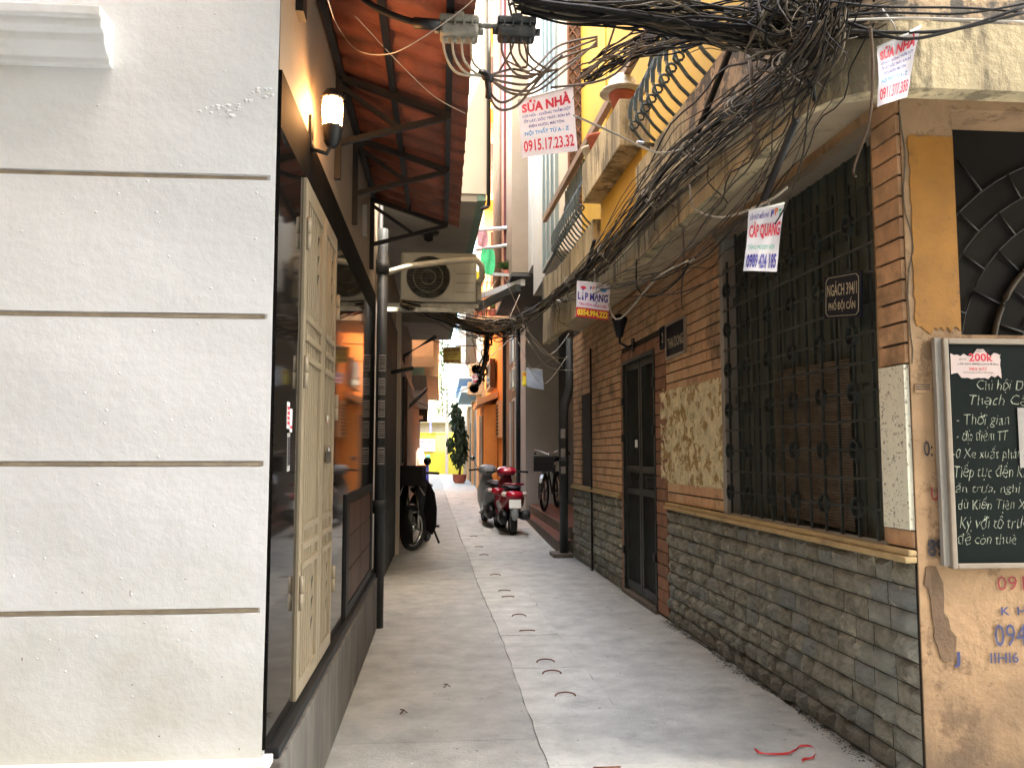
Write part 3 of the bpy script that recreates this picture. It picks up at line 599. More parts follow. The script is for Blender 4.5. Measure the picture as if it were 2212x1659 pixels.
# stone dado, split faced blocks
def stones(u0, u1, z0, z1, Hc=0.0965):
    mb = MB(); z = z0; r = 0
    while z < z1 - 0.02:
        zt = min(z + Hc, z1); u = u0
        while u < u1 - 0.005:
            L = random.uniform(0.12, 0.21); e = min(u + L, u1)
            if u1 - e < 0.05: e = u1
            nu, nz = 6, 5; tint = random.random() ** 1.3; vs = []; prj = random.uniform(0.006, 0.027)
            cu, cz_ = random.uniform(0.3, 0.7), random.uniform(0.25, 0.75); sl_ = random.uniform(-0.010, 0.010); sz = random.uniform(-0.007, 0.009)
            for j in range(nz):
                for i in range(nu):
                    a, c = i / (nu - 1), j / (nz - 1)
                    edge = min(a, 1 - a, c, 1 - c)
                    d = -0.006 if edge == 0 else prj * (0.55 + 0.6 * min(edge * 3, 1)) + sl_ * (a - cu) * 2 + sz * (c - cz_) * 2 + random.uniform(-0.0045, 0.0045)
                    q = 0.0022 if edge == 0 else 0
                    uu = u + q + (e - u - 2 * q) * a + (random.uniform(-.004, .004) if edge else 0); zz = z + 0.002 + (zt - z - 0.004) * c + (random.uniform(-.004, .004) if edge else 0)
                    vs.append(rw(uu, d, zz))
            fs = []
            for j in range(nz - 1):
                for i in range(nu - 1):
                    k = j * nu + i
                    fs += [(k, k + nu, k + nu + 1), (k, k + nu + 1, k + 1)] if random.random() < .5 else [(k, k + nu, k + 1), (k + 1, k + nu, k + nu + 1)]
            mb.add(vs, fs, tint); u = e
        z += Hc; r += 1
    return mb
stones(-0.235, 3.06, 0.0, 0.868).build('stone_dado', 'stone', rh)
stones(4.56, 5.86, 0.0, 0.868).build('stone_dado', 'stone', rh); stones(5.90, 7.15, 0.0, 0.868).build('stone_dado', 'stone', rh)
b = MB(); b.tube([rw(5.88, 0.03, 0), rw(5.88, 0.03, 2.5)], 0.012, 6); b.build('conduit', 'black', rh)
b = MB()
b.rbox(-0.245, 3.05, -0.01, 0.042, 0.872, 0.898); b.rbox(-0.245, 3.05, -0.01, 0.028, 0.8985, 0.922); b.rbox(4.57, 7.15, -0.01, 0.042, 0.872, 0.898); b.rbox(4.57, 7.15, -0.01, 0.028, 0.8985, 0.922)
b.build('sill_band', 'sill', rh, bevel=0.006)
# exposed plaster patch with ragged edge
b = MB(); nu, nz = 40, 24; vs = []
for j in range(nz + 1):
    for i in range(nu + 1):
        a, c = i / nu, j / nz; uu = 1.79 + (3.24 - 1.79) * a; zz = 1.055 + (1.81 - 1.055) * c
        if j in (0, nz): zz += random.uniform(-0.012, 0.016)
        if i == nu: uu += random.uniform(-0.02, 0.01)
        bk = 0.004 * (1 if ((zz / 0.0775) % 1 > 0.12 and ((uu + (0.1 if int(zz / 0.0775) % 2 else 0)) / 0.215) % 1 > 0.06) else -0.6)
        vs.append(rw(uu, -0.006 if (i in (0, nu) or j in (0, nz)) else bk + random.uniform(-0.003, 0.004) + 0.003, zz))
b.add(vs, [(j * (nu + 1) + i, (j + 1) * (nu + 1) + i, (j + 1) * (nu + 1) + i + 1, j * (nu + 1) + i + 1) for j in range(nz) for i in range(nu)])
b.build('exposed_plaster', 'patch', rh)
# white rendered strip beside window
b = MB(); b.rbox(-0.237, -0.052, -0.01, 0.012, 1.0, 1.658); b.build('white_render', 'whitetile', rh)
# window surround, lintel, recess
b = MB(); b.rbox(1.735, 1.80, -0.105, 0.012, 0.923, 2.69); b.build('window_jamb', 'soffit', rh)
b = MB(); b.rbox(-0.055, 1.84, -0.14, 0.025, 2.69, 2.735); b.build('window_lintel', 'cream', rh)
win = root('window', rw(0.85, 0, 0.93), None, None); win.parent = rh; win.location = rw(0.85, 0, 0.93) - rh.location
b = MB(); b.rbox(-0.05, 1.735, -0.02, 0.0, 0.923, 0.935); b.build('inner_sill', 'soffit', win)
b = MB()
for i in range(10):
    u = -0.05 + i * 0.1785; b.rbox(u + 0.004, u + 0.170, -0.100, -0.070, 0.93, 2.69)
    b.rbox(u + 0.004, u + 0.03, -0.0695, -0.062, 0.93, 2.69); b.rbox(u + .09, u + .10, -0.0695, -0.064, .93, 2.69)
for z in (1.62, 2.25): b.rbox(-0.05, 1.735, -0.0615, -0.055, z, z + 0.05)
b.build('shutter', 'louver', win)
b = MB()
for i in range(64): b.tube([rw(0.28, -0.040, 0.95 + i * 0.0125), rw(1.10, -0.040 + random.uniform(-.002, .002), 0.97 + i * 0.0125)], 0.0055, 5)
b.build('bamboo_blind', 'bamboo', win)
b = MB(); g2 = MB(); us = [0.0 + i * 0.152 for i in range(12)]; zz_ = [1.065 + i * 0.127 for i in range(12)]
for i, u in enumerate(us): b.rbox(u - 0.006, u + 0.006, 0.0, 0.012, 0.935, 2.52 if i % 5 else 2.66)
for k, z in enumerate(zz_): b.rbox(-0.05, 1.735, 0.012, 0.018, z - 0.006, z + 0.006)
for i, u in enumerate(us):
    if i % 2 == 1:
        for k, z in enumerate(zz_):
            if k % 2 == 0:
                n = 16; vs = []
                for t in range(n):
                    a = 2 * math.pi * t / n
                    for (rr, vv) in ((0.041, 0.004), (0.041, 0.026), (0.035, 0.026), (0.035, 0.004)): vs.append(rw(u + rr * math.cos(a), vv, z + rr * 1.15 * math.sin(a)))
                g2.add(vs, [(4 * t + q, 4 * ((t + 1) % n) + q, 4 * ((t + 1) % n) + (q + 1) % 4, 4 * t + (q + 1) % 4) for t in range(n) for q in range(4)])
b.add(g2.v, g2.f); b.build('window_grille', 'steel_dark', win)
# dark metal double door
dr = root('metal_door', rw(3.92, 0, 0.02), None, None); dr.parent = rh; dr.location = rw(3.92, 0, 0.02) - rh.location
for (u0, u1) in ((3.40, 3.905), (3.925, 4.45)):
    b = MB(); v0, v1 = -0.05, -0.015
    b.rbox(u0, u0 + 0.05, v0, v1, 0.05, 2.15); b.rbox(u1 - 0.05, u1, v0, v1, 0.05, 2.15)
    for (z0, z1) in ((0.05, 0.13), (0.93, 0.99), (1.13, 1.19), (2.08, 2.15)): b.rbox(u0 + 0.05, u1 - 0.05, v0, v1, z0, z1)
    lf = b.build('door_leaf', 'steel_dark', dr, bevel=0.003)
    b = MB(); b.rbox(u0 + 0.05, u1 - 0.05, v0, v0 + 0.012, 0.13, 0.93); b.rbox(u0 + 0.05, u1 - 0.05, v0, v0 + 0.012, 1.19, 2.08); b.rbox(u0 + 0.05, u1 - 0.05, v0, v0 + 0.004, 0.99, 1.13)
    for i in range(18):
        u = u0 + 0.05 + (u1 - u0 - 0.1) * (i + 0.5) / 18; b.rbox(u - 0.003, u + 0.003, v0 + 0.0125, v0 + 0.017, 1.19, 2.08); b.rbox(u - 0.003, u + 0.003, v0 + 0.0125, v0 + 0.017, 0.13, 0.93)
    b.build('door_mesh', 'steel_dark', dr)
    b = MB()
    for k in range(4): b.rbox(u0 + 0.12, u1 - 0.12, v0 + 0.013, v0 + 0.03, 1.01 + k * 0.027, 1.02 + k * 0.027)
    b.build('vent', 'pipe', dr)
b = MB(); b.rbox(3.37, 3.40, -0.06, 0.01, 0.0, 2.18); b.rbox(4.45, 4.475, -0.06, 0.01, 0.0, 2.18); b.rbox(3.40, 4.45, -0.06, 0.01, 2.152, 2.18); b.build('door_frame', 'steel_dark', dr)
for (u, z) in ((3.39, 0.45), (3.39, 1.5), (3.39, 1.9), (4.47, 0.4), (4.47, 1.45), (4.47, 1.8)):
    b = MB(); b.rbox(u - 0.03, u + 0.03, 0.0105, 0.022, z - 0.035, z + 0.035); b.build('hinge', 'black', dr)
b = MB(); b.rbox(4.08, 4.17, -0.0335, -0.031, 1.36, 1.43); b.build('sticker', 'plate', dr)
b = MB(); b.rbox(3.35, 4.5, -0.3, 0.03, 0.0, 0.035); b.build('threshold', 'riser', dr)
# slit window
b = MB(); b.rbox(6.06, 6.62, -0.05, -0.03, 0.98, 2.0); b.build('slit_window', 'soffit', rh)
# front (street) face of the house
FY = 3.155
b = MB()   # plaster with missing render patch; opening right of the pier above the board
b.box(1.868, 2.09, FY, 3.40, 1.78, 2.98); b.box(1.868, 5.0, FY, 3.40, 0.0, 1.78); b.box(2.09, 5.0, FY, 3.40, 2.72, 2.98)
b.build('front_plaster', 'tan', rh)
b = MB()
nn = 26; poly = []
for i in range(nn): poly.append((1.857 + 0.16 + 0.02 * math.sin(i * 2.3), 0))
rr = random.Random(6); pts = []
for i in range(14): pts.append((1.905 + .182 * i / 13 - .001, 1.79 + rr.uniform(-.012, .03)))
for i in range(5): pts.append((2.088, 1.86 + .17 * i))
for i in range(14): pts.append((2.088 - .19 * i / 13, 2.60 + rr.uniform(-.006, .006)))
for i in range(26): pts.append((1.896 + rr.uniform(-.005, .006), 2.58 - .76 * i / 25))
b.prism(pts, lambda a, z: (a, FY - .004, z), lambda a, z: (a, FY + .001, z)); b.build('orange_paint', 'ochre', rh)
pp = [(2275 + 0, 1418), (2283, 1412), (2318, 1415), (2335, 1440), (2345, 1475), (2343, 1510), (2355, 1535), (2372, 1560), (2382, 1592), (2375, 1625), (2362, 1648), (2345, 1640), (2332, 1590), (2330, 1550), (2322, 1500), (2318, 1460)]
pw = [(2313, 1417), (2322, 1413), (2337, 1414), (2345, 1433), (2355, 1455), (2358, 1490), (2357, 1530), (2369, 1545), (2374, 1572), (2389, 1590), (2388, 1615), (2382, 1648), (2367, 1654), (2350, 1645), (2342, 1615), (2332, 1590), (2334, 1570), (2328, 1540), (2325, 1500), (2318, 1470), (2308, 1460)]
pw = [atY(x * .8647, y * .8647, FY - 0.002) for x, y in pw]
b = MB(); b.prism([(p.x, p.z) for p in pw], lambda a, z: (a, FY - 0.0045, z), lambda a, z: (a, FY + 0.001, z)); b.build('bare_render_patch', 'rawrender', rh)
b = MB(); b.box(2.07, 5.0, 3.36, 3.39, 1.77, 2.75); o = b.build('shop_shutter', M('dark_shop_board', (0.012, 0.011, 0.009), .8, .2, 3, spec=.2), rh)
# fan pattern grille in the opening
cxx, czz = 2.90, 1.70; b = MB()
for R_, w_ in ((0.30, .004), (0.42, .004), (0.55, .011), (0.69, .004), (0.81, .004), (0.93, .005)):
    b.tube([(cxx + R_ * math.cos(t), 3.35, czz + R_ * math.sin(t)) for t in np.linspace(0.05, math.pi - 0.05, 26) if czz + R_ * math.sin(t) < 2.74], w_, 6)
for k, (r0, r1) in enumerate(((0.30, 0.42), (0.42, 0.55), (0.55, 0.69), (0.69, 0.81), (0.81, 0.93), (.93, 1.1))):
    for j in range(5):
        t = math.radians(100 + j * 18 + (9 if k % 2 else 0)); P0 = (cxx + r0 * math.cos(t), 3.35, czz + r0 * math.sin(t)); P1 = (cxx + r1 * math.cos(t), 3.35, czz + r1 * math.sin(t))
        if P1[2] < 2.74 and P1[0] > 2.08: b.tube([P0, P1], 0.006, 5)
b.build('fan_grille', 'black', o)
b = MB(); b.tube([(cxx + .55 * math.cos(t), 3.34, czz + .55 * math.sin(t)) for t in np.linspace(1.2, math.pi - 0.05, 26)], .012, 6); b.build('fan_hoop', M('brown_hoop', (0.05, 0.035, 0.02), .6, .2, 10), o)
# graffiti and stencils on the plaster
ff = lambda x, z: (x, FY - 0.005, z)
def px(x, y): p = atY(x, y, FY - 0.005); return p.x, p.z
def stencil(s, x0, x1, yb, yt, mat, bold=0.0):
    a, z0 = px(x0, yb); c, z1 = px(x1, yt); textmesh(s, ff, mat, 'stencil', rh, a, c, z0, z1, bold)
stencil('091', 2155, 2212, 1275, 1243, 'grafr', -0.005); stencil('K  H', 2163, 2215, 1328, 1310, 'graf', 0.02)
stencil('094', 2150, 2216, 1396, 1346, 'graf', 0.0); stencil('J', 2062, 2074, 1432, 1408, 'graf', 0.03); stencil('IIHI6', 2140, 2200, 1432, 1408, 'graf', 0.005)
stencil('U J', 2012, 2040, 1080, 1052, 'grafr', 0.01); stencil('0:', 1996, 2014, 985, 952, 'ink', 0.01); stencil('89', 2005, 2040, 1200, 1165, 'ink', 0.03)
a, z0 = px(1977, 848); c, z1 = px(2010, 828); b = MB(); b.box(a, c, FY - 0.006, FY - 0.0045, z0, z1); o = b.build('sticker', 'tan', rh)
b = MB()
for k in range(3): b.box(a + .002, c - .004, FY - 0.0075, FY - 0.0065, z1 - 0.008 - k * 0.009, z1 - 0.004 - k * 0.009)
b.build('print', 'ink', o)

# balcony: slab, fascia with rounded corner, kerb, planter, yellow walls
V1 = 0.48; R_ = 0.30; YS = 2.74
def edge(d):   # plan outline of balcony at inset d, list of points from far end to right end along the front
    P = []
    for u in (6.55, 5.5, 4.5, 3.54, 2.8, 2.1, 1.5, 1.0, 0.6, 0.2, -0.1): P.append(rw(u, V1 - d, 0))
    xs_ = P[-1].x; ex = rw(-0.6, V1 - d, 0).x; cc = Vector((ex + R_ + 0 + d * 0, YS + R_, 0))
    for k in range(1, 9):
        t = math.pi + math.pi / 2 * k / 9; P.append(Vector((ex + R_ - d + (R_ ) * math.cos(t) , YS + R_ + d + R_ * math.sin(t) , 0)))
    for x in (ex + R_ - d + 0.02, 2.2, 2.8, 3.6, 5.2): P.append(Vector((x, YS + d, 0)))
    return P
def wallstrip(mb, outer, inner, z0f, z1f):
    n = len(outer); vs = []
    for o_, i_ in zip(outer, inner):
        za_, zb_ = z0f(o_), z1f(o_); vs += [(o_.x, o_.y, za_), (i_.x, i_.y, za_), (i_.x, i_.y, zb_), (o_.x, o_.y, zb_)]
    fs = [(4 * k + q, 4 * (k + 1) + q, 4 * (k + 1) + (q + 1) % 4, 4 * k + (q + 1) % 4) for k in range(n - 1) for q in range(4)] + [(0, 1, 2, 3), (4 * n - 4, 4 * n - 1, 4 * n - 2, 4 * n - 3)]
    mb.add(vs, fs)
E0, E1 = edge(0), edge(0.09)
b = MB(); wallstrip(b, E0, E1, lambda p: 2.61 + 0.02 * (p.y > 8), lambda p: 2.86); b.build('balcony_fascia', 'fascia', rh)
b = MB(); wallstrip(b, E0[7:], E1[7:], lambda p: 2.861, lambda p: 3.27 if p.y > 3.3 else 3.8); b.build('balcony_parapet', 'fascia2', rh)
b = MB(); wallstrip(b, E0[5:8], E1[5:8], lambda p: 2.861, lambda p: 3.27); b.build('balcony_parapet', 'fascia', rh)
b = MB(); wallstrip(b, E0[:4], E1[:4], lambda p: 2.861, lambda p: 3.32 if p.y < 9.2 else 3.45); b.build('balcony_parapet', 'fascia', rh)
b = MB(); b.rbox(2.15, 3.5, V1 - 0.14, V1 - 0.06, 2.861, 3.44); b.build('yellow_panel', 'yellow', rh)
b = MB(); b.rbox(-0.55, 6.5, -0.1, V1 - 0.10, 2.80, 2.86); b.box(1.6, 5.1, YS + 0.1, 3.39, 2.802, 2.86); b.build('balcony_slab', M('beige_underside', (0.50, 0.40, 0.26), .9, .15, 3, stain=(0.3, 0.23, 0.14), stain_amt=.3, stain_scale=3), rh)
b = MB(); b.rbox(2.14, 3.50, V1 - 0.12, V1 + 0.10, 3.44, 3.78); pl = b.build('planter_box', 'fascia', rh, bevel=0.01)
# upper facade wall
b = MB(); b.rbox(-0.5, 1.2, -0.3, 0.0, 2.98, 8.8); b.rbox(1.2, 4.4, -0.3, -0.01, 2.98, 8.8); b.rbox(5.1, 6.55, -0.3, 0.0, 2.98, 8.8); b.rbox(4.4, 5.1, -0.3, -.012, 5.1, 8.8); b.build('upper_wall', 'yellow', rh)
b = MB(); b.rbox(4.4, 5.1, -0.28, -0.2, 2.98, 5.1); b.build('balcony_door', 'darkwood', rh)
b = MB(); b.box(1.75, 5.0, 3.42, 3.6, 2.98, 8.8); b.box(4.8, 5.0, 3.4, 10, 0, 7.6); b.build('inner_wall', 'soffit', rh)
# handrail and belly bars
b = MB(); b.bar(rw(0.4, V1 - 0.02, 4.08), rw(6.5, V1 - 0.02, 4.16), 0.05, 0.07); b.build('handrail', 'handrail', rh)
def belly(u):
    b = MB(); pts = []
    for t in np.linspace(0, 1, 12):
        z = 3.27 + t * 0.80; v = V1 - 0.04 + 0.15 * math.sin(math.pi * min(1, t * 1.25)) ** 1 * (1 - t) * 1.6
        pts.append(rw(u, v, z))
    for p, q in zip(pts[:-1], pts[1:]): b.bar(p, q, 0.026, 0.009)
    sp_ = [pts[2] - ND * 0.03 + ND * (0.0 + 0.035 * math.cos(t) * (1 - t / 9)) + Vector((0, 0, 0.03 + 0.035 * math.sin(t) * (1 - t / 9))) + ND * 0.02 for t in np.linspace(-1.5, 5, 12)]
    b.tube(sp_, 0.008, 5)
    return b.build('baluster', 'belly', rh)
for u in [0.45 + i * 0.135 for i in range(11)]: belly(u)
for u in [3.65 + i * 0.12 for i in range(13)]: belly(u)
# pots on the planter
def pot(name, P, r, h, mat, label, plantm=None, cap=None):
    t = root(name, P, label, 'flower pot')
    b = MB(); b.lathe([(0.0, 0), (r * .62, 0), (r * .9, h * .82), (r, h * .83), (r * 1.02, h), (r * .9, h), (r * .85, h * .9), (0, h * .88)], P, seg=16); b.build('pot', mat, t)
    return t
p_ = rw(2.45, V1 + 0.0, 3.78); t = pot('flower_pot', p_, 0.10, 0.17, 'terracotta', 'red clay pot with an upturned cream bowl on it, on the balcony planter')
b = MB(); b.lathe([(0.17, 0.175), (0.155, 0.195), (0.11, 0.20), (0.10, 0.27), (0.06, 0.31), (0.0, 0.32)], p_); b.build('bowl', 'helmet', t)
p_ = rw(3.2, V1 + 0.02, 3.78); pot('flower_pot', p_, 0.10, 0.14, 'terracotta', 'bare round clay pot in the middle of the balcony planter')
p_ = rw(3.42, V1 + 0.02, 3.78); pot('flower_pot', p_, 0.10, 0.12, 'helmet', 'cream bowl-like pot at the far end of the balcony planter')
# fastened fittings
for (x, y) in ((1412, 314), (1225, 652)):
    p = onR(x, y, V1 + 0.03); b = MB(); b.tube([p, p + Vector((-0.11, -0.02, 0.004))], 0.014, 8)
    tag(b.build('drain_spout', 'chrome'), 'short metal spout in the balcony wall %s' % ('below the broken planter corner' if x > 1300 else 'near its far end'), 'spout')
# L shaped cable hangers
for k, pts in enumerate(([(1610, 60), (1588, 80), (1508, 285)], [(1720, 260), (1650, 430)], [(1284, 520), (1262, 600)])):
    b = MB(); b.tube([onR(x, y, 0.60) for x, y in pts], 0.016, 6)
    tag(b.build('cable_hanger', 'black'), ['bent black conduit dropping from the rounded balcony corner', 'thick black cable end hanging down over the brick lintel', 'short black bar behind the cables at the far end of the balcony'][k], 'conduit')

# right downpipe with offset bend
dpx = rw(7.2, 0.12, 0); 
d2 = root('downpipe', dpx, 'grey drainpipe with a bend at the far corner of the brick house', 'drainpipe')
b = MB(); b.tube([rw(7.22, 0.02, 2.8), rw(7.22, 0.03, 2.15), rw(7.2, 0.10, 1.95), rw(7.2, 0.12, 1.8), rw(7.2, 0.12, 0.02)], 0.055, 12); b.build('pipe', 'pipe', d2)
b = MB(); b.lathe([(0, -.06), (.062, -.06), (.062, .06), (0, .06)], rw(7.2, 0.12, 1.2), seg=12); b.build('coupling', 'pipe', d2)
for zz in (1.05, 1.25, 1.5):
    p = rw(7.2, 0.12, zz); b = MB(); b.add([(p.x + .057 * math.cos(t), p.y + .057 * math.sin(t), zz + q) for q in (0, .12) for t in np.linspace(-2.4, -1.3, 5)], [(k, k + 1, k + 6, k + 5) for k in range(4)]); b.build('sticker', 'paper2', d2)
b = MB(); b.rbox(7.05, 7.4, 0.02, 0.28, 0, 0.05); tag(b.build('paving_block', 'riser', bevel=0.01), 'loose concrete block at the foot of the right drainpipe', 'block')

# unlit wall lamp, house plates, street sign
LP = rw(4.06, 0.0, 2.42)
t = root('wall_lantern', LP, 'unlit black wall lantern on the brick above the metal door', 'wall lamp')
b = MB(); c_ = rw(4.06, 0.13, 2.47); b.lathe([(0.03, -0.10), (0.075, 0.06), (0.08, 0.07), (0.05, 0.10), (0.0, 0.12)], c_, seg=6); b.build('shade', 'black', t)
b = MB(); b.tube([rw(4.06, 0.0, 2.30), rw(4.06, 0.06, 2.28), rw(4.06, 0.13, 2.32), rw(4.06, 0.13, 2.38)], 0.012, 6); b.rbox(4.02, 4.10, 0.001, 0.014, 2.24, 2.36); b.build('bracket', 'black', t)
def plate(u0, u1, z0, z1, v, label, cat='sign', frame='boardframe', face='signblue'):
    t = root('wall_sign', rw((u0 + u1) / 2, v, z0), label, cat)
    b = MB(); b.rbox(u0, u1, v, v + 0.012, z0, z1); b.build('plate', face, t)
    b = MB(); f_ = 0.018
    b.rbox(u0 - f_, u0, v, v + 0.02, z0 - f_, z1 + f_); b.rbox(u1, u1 + f_, v, v + 0.02, z0 - f_, z1 + f_); b.rbox(u0, u1, v, v + 0.02, z1, z1 + f_); b.rbox(u0, u1, v, v + 0.02, z0 - f_, z0)
    b.build('frame', frame, t); return t
t = plate(2.53, 2.98, 2.06, 2.30, 0.002, 'small dark framed plaque with pale lettering on the brick beside the door')
textmesh('THAI DONG', lambda x, y: rw(-x, 0.0155, y), 'signtext', 'lettering', t, -2.95, -2.56, 2.12, 2.20, 0.01)
t = plate(3.03, 3.12, 2.16, 2.30, 0.006, 'tiny number plate reading 2 left of the framed plaque', frame='signblue')
textmesh('2', lambda x, y: rw(-x, 0.0195, y), 'signtext', 'lettering', t, -3.10, -3.05, 2.19, 2.27, 0.01)
# street sign hanging in front of the window grille
c4 = [(1782, 598), (1862, 583), (1862, 685), (1782, 690)]; Q = [onR(x, y, 0.05) for x, y in c4]
ns = (Q[1] - Q[0]).cross(Q[3] - Q[0]).normalized(); ns = ns if ns.dot(CAM - Q[0]) > 0 else -ns
t = root('street_sign', (Q[2] + Q[3]) / 2, 'dark blue lane sign NGÁCH 394/1 PHỐ ĐỘI CẤN on the window grille', 'street sign')
def bil(Q, ns): return lambda s, r, e=0.0: (Q[3] * (1 - s) + Q[2] * s) * (1 - r) + (Q[0] * (1 - s) + Q[1] * s) * r + ns * e
f = bil(Q, ns); b = MB(); b.hexa([f(0, 0, -.004), f(1, 0, -.004), f(1, 1, -.004), f(0, 1, -.004), f(0, 0, .004), f(1, 0, .004), f(1, 1, .004), f(0, 1, .004)]); b.build('plate', 'signblue', t)
b = MB(); co = [(0.06, .14), (.12, .06), (.88, .06), (.94, .14), (.94, .86), (.88, .94), (.12, .94), (.06, .86), (.06, .14)]
for p, q in zip(co[:-1], co[1:]): b.bar(f(*p, .0045), f(*q, .0045), 0.003, 0.002)
b.build('border', 'signtext', t)
textmesh('NGÁCH 394/1', lambda x, y: f(x, y, 0.0055), 'signtext', 'lettering', t, 0.10, 0.90, 0.52, 0.78, 0.012)
textmesh('PHỐ ĐỘI CẤN', lambda x, y: f(x, y, 0.0055), 'signtext', 'lettering', t, 0.14, 0.86, 0.20, 0.36, 0.015)

# blackboard
bx0, bz0 = px(2058, 1215); bx1 = bx0 + 1.15; _, bz1 = px(2048, 745)
t = root('blackboard', (bx0 + .5, FY, bz0), 'chalk-written blackboard in a beige frame on the tan plaster wall', 'blackboard')
b = MB(); b.box(bx0, bx1, FY - 0.03, FY - 0.006, bz0, bz1); b.build('slate', 'board', t)
b = MB(); b.box(bx0 - .022, bx0, FY - 0.042, FY - 0.006, bz0 - .02, bz1 + .022); b.box(bx1, bx1 + .02, FY - 0.042, FY - 0.006, bz0 - .02, bz1 + .022); b.box(bx0, bx1, FY - 0.042, FY - 0.006, bz1, bz1 + .022); b.box(bx0, bx1, FY - 0.042, FY - 0.006, bz0 - .02, bz0)
b.build('frame', 'boardframe', t, bevel=0.004)
b = MB(); b.box(bx0 - .05, bx0 - .023, FY - 0.028, FY - 0.006, bz0 - .01, bz1 + .025); b.build('side_batten', 'soffit', t)
bf = lambda x, y: (x, FY - 0.0312, y)
def chalk(s, x0, x1, yb, yt, sh=0.22):
    ph_ = random.uniform(0, 6); bf = lambda x, y: (x + .0022 * math.sin(y * 260 + ph_ + x * 40), FY - 0.0312, y + .0022 * math.sin(x * 95 + ph_) + .0012 * math.sin(x * 310 + y * 150))
    p = atY(x0, yb, FY - .0312); q = atY(x1, yb, FY - .0312); p2 = atY(x0, yt, FY - .0312)
    textmesh(s, bf, 'chalk', 'chalk_writing', t, p.x, q.x, p.z, p2.z, -0.018, shear=sh)
for (s, x0, x1, yb, yt) in (('Chi hội DN', 2111, 2232, 842, 820), ('Thạch Cầu', 2095, 2235, 875, 852), ('- Thời gian', 2066, 2180, 917, 893), ('- địa điểm TT', 2068, 2178, 952, 929), ('-0 Xe xuất phát', 2058, 2205, 990, 968),
    ('Tiếp tục đến Kh', 2063, 2222, 1031, 1005), ('ăn trưa, nghỉ n', 2064, 2224, 1064, 1045), ('dù Kiến Tiên Xã', 2070, 2225, 1100, 1078), ('Ký với tổ trưởn', 2073, 2236, 1142, 1115), ('để còn thuê', 2070, 2195, 1176, 1152)):
    chalk(s, x0, x1, yb, yt)
# notices on the board
P0 = atY(2055, 820, FY - .031); P1 = atY(2160, 755, FY - .031)
n_ = root('paper_notice', ((P0.x + P1.x) / 2, FY - .03, P0.z), 'torn pink notice reading 200k on the top left of the blackboard', 'notice')
pts = []; rr = random.Random(5)
for i in range(16): pts.append((P0.x + (P1.x - P0.x) * i / 15, P0.z + (P1.z - P0.z) * (0.02 + (0.25 * rr.random() if i in (0, 1, 2, 12, 13, 14) else .05 * rr.random()))))
for i in range(8): pts.append((P1.x - 0.004 * rr.random(), P0.z + (P1.z - P0.z) * (.15 + .7 * i / 7)))
for i in range(16): pts.append((P1.x - (P1.x - P0.x) * i / 15, P1.z - (P1.z - P0.z) * (.12 + .12 * rr.random() if i not in (5, 6, 7) else 0)))
b = MB(); b.prism(pts, lambda a, z: (a, FY - 0.0325, z), lambda a, z: (a, FY - 0.0310, z)); b.build('paper', M('pink_paper', (0.62, 0.50, 0.46), 0.8, 0.05), n_)
nf = lambda x, y: (x, FY - 0.0332, y)
def ntx(s, x0, x1, yb, yt, m, bo): 
    p = atY(x0, yb, FY - .033); q = atY(x1, yt, FY - .033); textmesh(s, nf, m, 'print', n_, p.x, q.x, p.z, q.z, bo)
ntx('200k', 2093, 2144, 780, 764, 'red', 0.02); ntx('083 577', 2094, 2132, 800, 794, 'red', 0.0); ntx('LẮP BẢY BÌNH CHO ĐIỆN', 2070, 2156, 788, 785, 'ink', 0); ntx('giá từ', 2072, 2087, 777, 773, 'ink', 0.0); ntx('NHẬN SỬA CHỮA CÁC LOẠI', 2080, 2145, 806, 803.5, 'ink', 0); ntx('NỘI THẤT', 2110, 2140, 760, 757, 'ink', 0)
p = atY(2198, 935, FY - .033); q = atY(2200, 1010, FY - .033)
b = MB(); b.box(p.x + .004, p.x + 0.2, FY - 0.034, FY - 0.0325, q.z, p.z + .1); tag(b.build('paper_notice', 'paper2'), 'pale paper notice cut off by the right edge of the photo, on the blackboard', 'notice')

